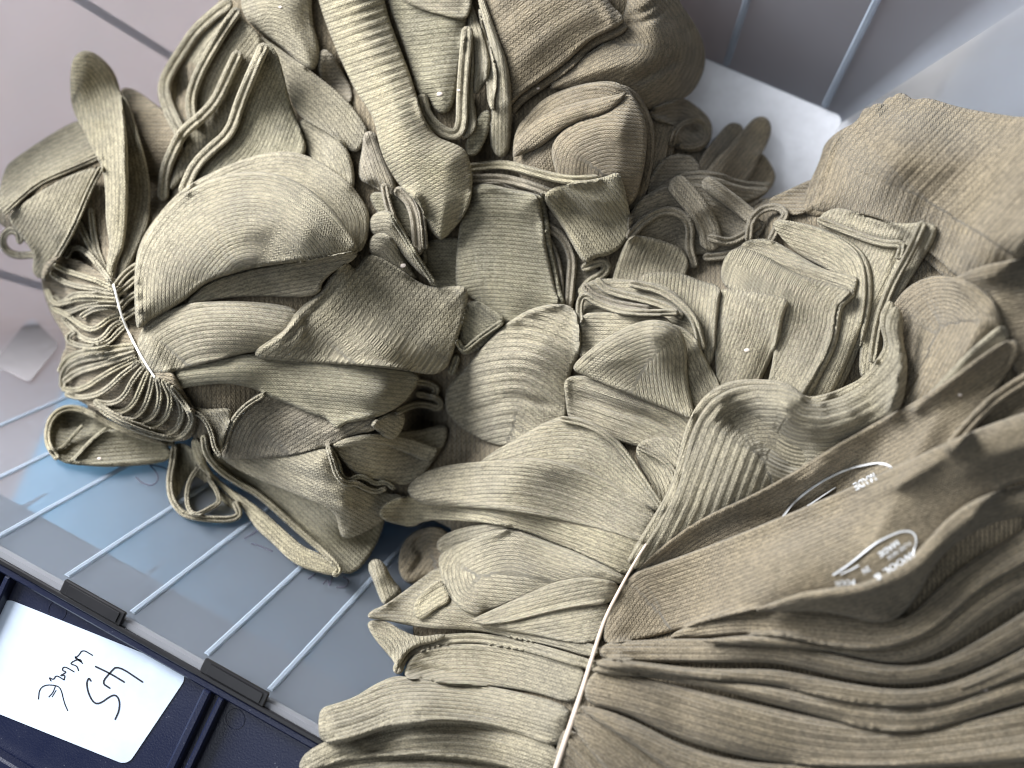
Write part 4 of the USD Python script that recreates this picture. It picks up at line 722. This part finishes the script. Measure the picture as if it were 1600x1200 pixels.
S('sock foot with corded upper edge at right centre', [(735, 735), (770, 705), (800, 690), (830, 672), (860, 655), (892, 649), (926, 659), (962, 684), (987, 716), (1009, 751), (1042, 797), (1020, 800), (940, 760), (870, 738), (800, 730)], g=[(740, 745), (840, 705), (930, 705), (1000, 770)], m='o', puff=.008, pr=40, rib=.0004, rp=1.6, group=GRP)
strip('lit cord along the sock foot at right centre', [(880, 655), (925, 664), (962, 690), (986, 720), (1008, 755), (1036, 795)], 11, m='o', T=.006, group=GRP)

S('shadowed sock in the gap beside the corded foot, right of centre', [(985, 690), (1050, 680), (1082, 700), (1076, 745), (1058, 795), (1040, 800), (1010, 750)], g=[(990, 690), (1040, 740), (1050, 795)], m='o', rib=.0005, rp=1.8, sink=.004, group=GRP)
strip('thin cord edge bending down in the gap right of the corded foot', [(1000, 700), (1035, 716), (1056, 738), (1056, 765), (1046, 795)], 10, m='o', T=.006, group=GRP)

# ---- right bundle, toe side
S('rolled sock end standing behind the toes, bottom centre', [(622, 870), (630, 845), (650, 828), (680, 821), (702, 830), (705, 860), (695, 900), (670, 910), (640, 914), (624, 900)], g=[(625, 880), (660, 830), (700, 840)], m='b', puff=.010, pr=30, folds=[([(668, 832), (645, 853), (662, 868), (645, 890), (638, 905)], -.007, 4)], group=GRP)
S('small upright sock toe stub at bottom centre', [(574, 888), (578, 876), (590, 872), (601, 880), (613, 905), (632, 925), (612, 942), (599, 947), (591, 930), (584, 910)], g=[(586, 876), (606, 940)], m='o', T=.010, puff=.004, pr=15, lift=[(586, 880, .014), (605, 940, 0)], group=GRP)
S('lowest ribbed toe at the bottom edge', [(455, 1240), (467, 1205), (520, 1188), (600, 1178), (700, 1176), (800, 1195), (900, 1240), (900, 1330), (455, 1330)], g=[(455, 1215), (560, 1184), (700, 1178), (880, 1215)], m='o', rib=.0006, rp=1.6, puff=.008, group=GRP)
S('second ribbed toe from the bottom, left of the band', [(466, 1200), (471, 1184), (483, 1172), (510, 1157), (550, 1145), (600, 1130), (650, 1122), (725, 1120), (800, 1134), (880, 1165), (870, 1225), (800, 1200), (700, 1182), (600, 1182), (520, 1192), (475, 1212)], g=[(466, 1196), (550, 1152), (650, 1128), (760, 1130), (880, 1170)], m='o', rib=.0008, rp=1.8, puff=.008, group=GRP)
S('wide ribbed toe with frayed tip at bottom centre', [(497, 1120), (503, 1105), (525, 1099), (555, 1089), (577, 1074), (602, 1061), (622, 1055), (650, 1060), (725, 1066), (800, 1078), (896, 1103), (888, 1140), (872, 1172), (800, 1142), (725, 1129), (650, 1132), (600, 1140), (550, 1158), (520, 1164), (498, 1156)], g=[(497, 1128), (560, 1112), (620, 1085), (725, 1090), (800, 1103), (890, 1130)], m='o', rib=.0008, rp=2.0, puff=.010, pr=40, lift=[(510, 1130, .006), (880, 1130, -.003)], group=GRP)
S('sock foot pressed flat above the wide ribbed toe', [(628, 1050), (648, 1018), (700, 1006), (760, 1006), (830, 1018), (918, 1038), (908, 1075), (898, 1102), (830, 1080), (760, 1072), (700, 1072), (660, 1060), (640, 1066)], g=[(630, 1050), (700, 1030), (800, 1040), (905, 1072)], m='o', rib=.0004, rp=1.6, folds=[([(640, 1045), (690, 1048), (720, 1058)], -.004, 6)], group=GRP)
strip('narrow lit sock edge curving into the band, bottom centre', [(622, 1045), (629, 1026), (654, 1010), (690, 1000), (730, 996), (780, 1001), (840, 1014), (925, 1040)], 17, m='o', T=.007, cord=.0004, group=GRP)
S('underside of the pointed toe tip at bottom centre', [(571, 970), (600, 967), (626, 984), (655, 996), (700, 988), (690, 1002), (640, 1012), (621, 1050), (617, 1036), (600, 1016), (580, 992)], g=[(575, 975), (625, 1000), (622, 1045)], m='o', group=GRP)
S('pointed sock toe tip sticking out at bottom centre', [(571, 966), (579, 954), (604, 944), (631, 924), (658, 904), (682, 886), (700, 890), (715, 930), (760, 965), (800, 980), (870, 1000), (940, 1006), (932, 1032), (867, 1011), (800, 998), (746, 984), (665, 982), (631, 976), (600, 969)], g=[(572, 966), (625, 966), (680, 974), (760, 982), (930, 1022)], m='o', T=.006, lift=[(580, 962, .012), (760, 975, .004), (920, 1020, 0)], group=GRP)
S('small pale toe tip between the pointed toe and round toe', [(648, 966), (645, 950), (652, 934), (667, 918), (686, 902), (702, 924), (704, 942), (682, 951), (662, 970)], g=[(650, 940), (700, 910)], m='y', group=GRP)
S('lower leaf-shaped sock face at the band, bottom centre', [(735, 975), (786, 972), (840, 958), (900, 944), (960, 938), (944, 985), (936, 1008), (880, 1003), (830, 992), (780, 984)], g=[(740, 978), (840, 965), (955, 942)], m='o', T=.0055, puff=.004, pr=25, group=GRP)
S('turned cuff edge behind the round toe, bottom centre', [(681, 850), (690, 837), (720, 824), (780, 815), (805, 824), (770, 842), (725, 856), (700, 866), (686, 866)], g=[(683, 856), (720, 840), (800, 822)], m='o', rib=.0005, rp=1.2, lift=[(690, 845, .006), (790, 822, .002)], group=GRP)
S('round sock toe with U-shaped wales left of the band', [(684, 872), (692, 862), (732, 843), (786, 826), (812, 825), (867, 848), (937, 878), (985, 900), (970, 915), (918, 908), (867, 915), (817, 936), (766, 957), (746, 964), (722, 954), (699, 930), (688, 898)], g=[(985, 900), (867, 850), (800, 828), (735, 844), (690, 872), (699, 930), (722, 952), (760, 956)], m='o', puff=.010, pr=45, T=.006, group=GRP)
S('upper leaf-shaped sock face at the band, bottom centre', [(735, 968), (766, 954), (817, 931), (867, 908), (918, 900), (974, 911), (958, 944), (900, 948), (840, 962), (786, 976), (745, 977)], g=[(740, 972), (817, 950), (900, 930), (970, 918)], m='o', T=.0055, puff=.004, pr=25, group=GRP)
S('long ribbed toe, lower ply, pointing left of the band', [(589, 801), (606, 782), (640, 772), (700, 778), (800, 793), (900, 813), (970, 833), (1015, 845), (1002, 872), (988, 895), (976, 899), (925, 873), (875, 852), (800, 822), (700, 812), (662, 814), (645, 825), (620, 819), (600, 814)], g=[(590, 800), (700, 800), (850, 830), (985, 885)], m='y', rib=.0008, rp=1.8, T=.006, lift=[(600, 800, .006), (980, 880, 0)], group=GRP)
S('long ribbed toe, upper ply, pointing left of the band', [(634, 763), (658, 738), (700, 726), (760, 720), (830, 714), (880, 719), (930, 739), (980, 768), (1037, 806), (1022, 836), (1013, 852), (960, 834), (900, 818), (800, 799), (720, 792), (670, 792), (642, 778)], g=[(636, 765), (700, 752), (800, 745), (900, 765), (1020, 830)], m='o', rib=.0008, rp=1.7, T=.006, puff=.007, pr=35, lift=[(640, 765, .004), (1010, 825, -.004)], folds=[([(850, 745), (930, 775), (1010, 830)], -.0015, 8)], group=GRP)

# ---- right bundle, leg side
S('heel in the loop of the long leg, right side', [(1385, 660), (1396, 600), (1408, 560), (1396, 520), (1383, 500), (1400, 468), (1420, 446), (1450, 432), (1478, 429), (1517, 440), (1549, 461), (1565, 490), (1568, 512), (1545, 540), (1510, 570), (1480, 605), (1440, 650)], g=[(1383, 510), (1400, 470), (1450, 432), (1517, 440), (1566, 495), (1540, 545)], m='b', rib=.0004, rp=1.4, puff=.008, pr=40, T=.006, folds=[([(1410, 470), (1425, 540), (1412, 620)], -.008, 14)], group=GRP)
S('long ribbed leg with S-shaped cord edge, right of the band', [(980, 900), (1008, 850), (1040, 799), (1060, 762), (1072, 712), (1080, 675), (1101, 635), (1131, 610), (1163, 602), (1200, 601), (1238, 605), (1255, 618), (1270, 630), (1300, 625), (1332, 612), (1358, 598), (1378, 572), (1392, 548), (1384, 520), (1383, 500), (1398, 474), (1412, 490), (1410, 530), (1420, 570), (1410, 640), (1380, 665), (1325, 710), (1282, 740), (1200, 785), (1100, 830), (1040, 860)],
  g=[(982, 897), (1040, 799), (1072, 712), (1101, 636), (1163, 603), (1238, 606), (1270, 631), (1332, 613), (1378, 573), (1392, 548), (1384, 510), (1398, 474)], m='o', rib=.0008, rp=2.4, T=.007, dup=[(-9, -9)], duplabel='lower ply edge above the S-shaped cord, right of the band', puff=.004, folds=[([(1128, 640), (1180, 668), (1230, 702), (1270, 738)], -.016, 22), ([(1200, 640), (1290, 665), (1360, 640)], .006, 24)], lift=[(1100, 640, .006), (1000, 880, -.004), (1390, 520, .006)], group=GRP)
S('looped edge of the long leg at the right-hand heel', [(1420, 646), (1450, 615), (1500, 562), (1527, 536), (1562, 507), (1576, 512), (1578, 535), (1530, 566), (1490, 600), (1440, 640)], g=[(1425, 640), (1500, 566), (1565, 512)], m='o', T=.006, group=GRP)
S('folded leg in dim light at the right edge, above the straps', [(1480, 700), (1520, 655), (1560, 610), (1640, 560), (1740, 540), (1740, 700), (1620, 700), (1540, 720)], g=[(1490, 690), (1560, 615), (1740, 550)], m='b', puff=.004, group=GRP)
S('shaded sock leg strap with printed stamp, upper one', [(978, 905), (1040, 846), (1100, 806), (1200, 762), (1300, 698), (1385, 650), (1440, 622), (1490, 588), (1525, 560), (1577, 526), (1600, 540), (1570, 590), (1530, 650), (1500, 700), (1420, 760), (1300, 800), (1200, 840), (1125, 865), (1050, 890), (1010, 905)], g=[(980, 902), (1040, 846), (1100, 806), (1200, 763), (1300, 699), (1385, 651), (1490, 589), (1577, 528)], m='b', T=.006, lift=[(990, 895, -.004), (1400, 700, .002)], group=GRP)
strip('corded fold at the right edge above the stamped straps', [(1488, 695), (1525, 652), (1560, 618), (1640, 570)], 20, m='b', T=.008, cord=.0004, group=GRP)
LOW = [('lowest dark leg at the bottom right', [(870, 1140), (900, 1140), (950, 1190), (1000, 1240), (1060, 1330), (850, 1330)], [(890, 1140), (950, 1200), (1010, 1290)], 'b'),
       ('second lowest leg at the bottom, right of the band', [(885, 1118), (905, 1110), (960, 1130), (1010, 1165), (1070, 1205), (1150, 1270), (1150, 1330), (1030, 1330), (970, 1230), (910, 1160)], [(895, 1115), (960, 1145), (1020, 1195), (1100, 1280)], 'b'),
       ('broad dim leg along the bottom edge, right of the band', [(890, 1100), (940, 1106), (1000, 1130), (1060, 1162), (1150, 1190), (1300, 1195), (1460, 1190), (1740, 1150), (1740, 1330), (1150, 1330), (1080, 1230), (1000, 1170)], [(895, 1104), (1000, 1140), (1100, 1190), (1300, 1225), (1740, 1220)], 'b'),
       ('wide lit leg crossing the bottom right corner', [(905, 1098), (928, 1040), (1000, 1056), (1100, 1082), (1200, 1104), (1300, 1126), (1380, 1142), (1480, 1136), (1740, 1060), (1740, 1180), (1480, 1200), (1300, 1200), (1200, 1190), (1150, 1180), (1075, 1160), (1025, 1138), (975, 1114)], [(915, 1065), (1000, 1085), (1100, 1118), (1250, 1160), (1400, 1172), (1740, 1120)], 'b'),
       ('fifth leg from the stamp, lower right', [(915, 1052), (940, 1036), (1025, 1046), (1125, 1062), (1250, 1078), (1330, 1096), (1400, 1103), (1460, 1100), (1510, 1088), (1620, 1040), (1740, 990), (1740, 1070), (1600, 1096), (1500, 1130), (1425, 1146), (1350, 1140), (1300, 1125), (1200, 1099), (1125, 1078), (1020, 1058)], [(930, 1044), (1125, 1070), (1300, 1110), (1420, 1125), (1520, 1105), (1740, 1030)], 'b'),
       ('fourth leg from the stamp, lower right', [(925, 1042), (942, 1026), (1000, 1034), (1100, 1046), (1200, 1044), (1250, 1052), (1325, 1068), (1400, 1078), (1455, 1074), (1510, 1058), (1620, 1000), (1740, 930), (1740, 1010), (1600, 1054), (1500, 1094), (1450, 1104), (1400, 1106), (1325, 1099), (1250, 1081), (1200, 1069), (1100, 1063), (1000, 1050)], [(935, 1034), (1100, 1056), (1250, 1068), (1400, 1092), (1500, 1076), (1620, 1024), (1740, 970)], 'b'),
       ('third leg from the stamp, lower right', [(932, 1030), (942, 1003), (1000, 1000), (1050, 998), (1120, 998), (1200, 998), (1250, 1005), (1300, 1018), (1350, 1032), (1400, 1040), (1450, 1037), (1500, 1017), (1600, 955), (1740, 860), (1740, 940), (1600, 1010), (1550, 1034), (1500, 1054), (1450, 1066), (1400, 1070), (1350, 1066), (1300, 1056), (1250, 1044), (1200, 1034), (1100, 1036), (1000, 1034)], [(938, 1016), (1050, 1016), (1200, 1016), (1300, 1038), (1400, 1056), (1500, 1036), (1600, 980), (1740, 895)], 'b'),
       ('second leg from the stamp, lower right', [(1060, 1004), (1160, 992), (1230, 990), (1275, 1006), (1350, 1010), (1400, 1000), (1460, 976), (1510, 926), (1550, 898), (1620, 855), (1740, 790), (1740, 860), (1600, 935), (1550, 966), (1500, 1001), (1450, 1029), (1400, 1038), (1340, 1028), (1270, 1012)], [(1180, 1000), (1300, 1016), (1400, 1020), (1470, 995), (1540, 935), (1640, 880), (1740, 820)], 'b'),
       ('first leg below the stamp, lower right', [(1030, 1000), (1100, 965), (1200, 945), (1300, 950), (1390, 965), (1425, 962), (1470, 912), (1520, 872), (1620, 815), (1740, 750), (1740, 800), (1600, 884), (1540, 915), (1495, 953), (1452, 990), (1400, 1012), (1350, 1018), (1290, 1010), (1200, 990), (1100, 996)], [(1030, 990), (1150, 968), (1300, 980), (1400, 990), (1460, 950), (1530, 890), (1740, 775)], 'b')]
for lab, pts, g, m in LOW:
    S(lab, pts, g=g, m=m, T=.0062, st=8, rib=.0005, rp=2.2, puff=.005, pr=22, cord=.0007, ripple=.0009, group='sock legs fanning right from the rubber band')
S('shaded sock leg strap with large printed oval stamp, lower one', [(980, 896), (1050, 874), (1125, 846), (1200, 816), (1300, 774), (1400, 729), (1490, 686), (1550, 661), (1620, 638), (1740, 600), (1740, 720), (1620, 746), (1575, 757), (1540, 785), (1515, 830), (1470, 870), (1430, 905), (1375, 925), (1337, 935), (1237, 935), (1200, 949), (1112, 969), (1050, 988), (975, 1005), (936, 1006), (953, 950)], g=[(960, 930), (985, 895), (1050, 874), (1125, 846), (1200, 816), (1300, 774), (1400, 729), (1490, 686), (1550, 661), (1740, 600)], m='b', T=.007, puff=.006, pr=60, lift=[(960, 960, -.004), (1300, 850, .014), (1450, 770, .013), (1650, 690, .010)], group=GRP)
STAMP_H = H.copy()
S('rounded sock edge cutting across the lower stamp', [(1170, 955), (1240, 928), (1290, 919), (1337, 914), (1375, 900), (1425, 870), (1450, 842), (1470, 820), (1500, 793), (1540, 772), (1600, 755), (1740, 735), (1740, 800), (1600, 806), (1560, 814), (1510, 837), (1470, 870), (1450, 902), (1430, 938), (1400, 970), (1362, 974), (1325, 963), (1275, 954), (1200, 956)], g=[(1170, 950), (1290, 922), (1380, 900), (1460, 835), (1530, 780), (1740, 740)], m='b', T=.008, puff=.006, pr=28, group=GRP)
# ================================================================ stamps, rubber band, thread, lint
def on_sock(poly, lift=0.0004, hh=None):
    grid = H if hh is None else hh
    return pix_shape(poly, lambda x, y: ndi.map_coordinates(grid, [(y - GY0) / ST, (x - GX0) / ST], order=1, mode='nearest') + lift, 0.00025)
def stroke(parent, pts, w, it=2, name='printed_line', hh=None):
    g = LineString(smooth_line(pts, it)).buffer(w / 2)
    g = g.segmentize(4.0)
    obj(name, densify(on_sock, g, hh), PRINT, parent)
def densify(fn, g, hh):
    return fn(g, hh=hh)
def text_on(parent, txt, x, y, ang, h, squash=1.0, hh=None):
    m = meshkit.text_mesh(txt, h, depth=1.0, bold=h > 7)
    m = m.subdivide() if len(m.faces) < 6000 else m
    v = m.vertices.copy()
    c, s = math.cos(math.radians(ang)), math.sin(math.radians(ang))
    X = v[:, 0] * squash
    px_ = x + X * c + v[:, 1] * s; py_ = y + X * s - v[:, 1] * c
    z = ndi.map_coordinates(H if hh is None else hh, [(py_ - GY0) / ST, (px_ - GX0) / ST], order=1, mode='nearest')
    m.vertices = at(px_, py_, z + 0.0004 + v[:, 2] * 0.00025); m.fix_normals()
    obj('printed_word', m, PRINT, parent)
p1 = str(UsdGeom.Xform.Define(stage, FAMP['shaded sock leg strap with printed stamp, upper one'] + '/printed_stamp').GetPath())
stroke(p1, [(1224, 806), (1240, 785), (1275, 757), (1320, 734), (1360, 724), (1382, 724), (1392, 730)], 3.4)
stroke(p1, [(1262, 790), (1285, 775), (1305, 762)], 2.2)
text_on(p1, 'MADE', 1366, 738, 152, 11.5, .85)
p2 = str(UsdGeom.Xform.Define(stage, FAMP['shaded sock leg strap with large printed oval stamp, lower one'] + '/printed_stamp').GetPath())
stroke(p2, [(1302, 898), (1330, 880), (1365, 850), (1400, 832), (1420, 829), (1430, 835), (1432, 848), (1426, 866)], 2.8)
stroke(p2, [(1314, 897), (1328, 891), (1341, 884)], 1.8)
text_on(p2, 'MADE', 1402, 843, 145, 8.5, 1.12)
text_on(p2, 'IN', 1357, 884, 150, 8.0, 1.0)
text_on(p2, 'PURE NEW', 1421, 845, 145, 6.5, .95)
text_on(p2, 'WOOL &', 1425, 861, 147, 9.0, 1.45)
text_on(p2, 'POUR', 1336, 905, 174, 7.5, 1.1)

def cord_over(name, line, rpx, mat_, label, cat, n=90, flat=0.7, sag=9):
    ln = smooth_line(line, 3)
    d = np.r_[0, np.cumsum(np.hypot(*np.diff(ln, axis=0).T))]
    t = np.linspace(0, d[-1], n)
    x, y = np.interp(t, d, ln[:, 0]), np.interp(t, d, ln[:, 1])
    z = hz(x, y)
    zs_ = ndi.gaussian_filter1d(ndi.maximum_filter1d(z, sag), sag * 0.5)
    w = np.interp(t, [0, d[-1]], rpx) * 0.00034
    c = at(x, y, np.maximum(zs_, z - 0.001) + 0.0008)
    tang = np.gradient(c, axis=0); tang /= np.linalg.norm(tang, axis=1, keepdims=True)
    side = np.cross(tang, [0, 0, 1.0]); side /= np.linalg.norm(side, axis=1, keepdims=True)
    up = np.cross(side, tang)
    k = 10
    rings = [c + w[:, None] * (side * math.cos(a) + flat * up * math.sin(a)) for a in np.linspace(0, 2 * math.pi, k, endpoint=False)]
    v = np.stack(rings, 1).reshape(-1, 3)
    f = [(i * k + j, (i + 1) * k + j, (i + 1) * k + (j + 1) % k, i * k + (j + 1) % k) for i in range(n - 1) for j in range(k)]
    fa = np.array(f); tri_ = np.vstack([fa[:, [0, 1, 2]], fa[:, [0, 2, 3]], [(0, j, j + 1) for j in range(1, k - 1)], [((n - 1) * k, (n - 1) * k + j + 1, (n - 1) * k + j) for j in range(1, k - 1)]])
    m = trimesh.Trimesh(v, tri_, process=False); m.fix_normals()
    obj(name, m, mat_, smooth=True, label=label, category=cat)
cord_over('rubber_band', [(1010, 850), (998, 868), (984, 892), (966, 925), (945, 966), (930, 1012), (905, 1092), (872, 1190), (850, 1260)], (1.8, 4.2), RUBBER, 'pale tan rubber band stretched across the right bundle of socks', 'rubber band', sag=15)
cord_over('thread', [(177, 444), (183, 466), (189, 490), (196, 508), (206, 530), (222, 560), (242, 590)], (2.3, 2.0), THREAD, 'white thread tied tightly round the left bundle of socks', 'thread')
LT = [(630, 415, 5, 'lint on the rim of the large square front cuff'), (1167, 547, 4, 'pink lint speck on the second square cuff'), (687, 147, 5, 'lint on the rolled bottom of the folded top leg'), (438, 11, 3, 'lint speck on the plain foot at top left'),
      (155, 717, 4, 'white lint on the sock loop at lower left'), (841, 138, 2.5, 'lint speck on the wide sheet at top centre'), (1500, 617, 2.5, 'lint speck on the upper stamped strap'), (1540, 1078, 3, 'lint speck on a leg at lower right'), (717, 141, 3, 'pink lint by the rolled top cuff')]
for x, y, r, lab in LT:
    b = trimesh.creation.icosphere(2, 1.0); b.vertices *= 1 + 0.35 * (meshkit.noise(b.vertices * 2.1 + x, 3)[:, None] - .5) * 2
    b.vertices = b.vertices * np.array([1, .7, .45]) * r * 0.00034 + at(np.array(float(x)), np.array(float(y)), hz([y * 0 + x], [y])[0] + r * 0.0001)
    obj('lint', b, LINT, smooth=True, label=lab, category='lint')
print('socks', STATS)
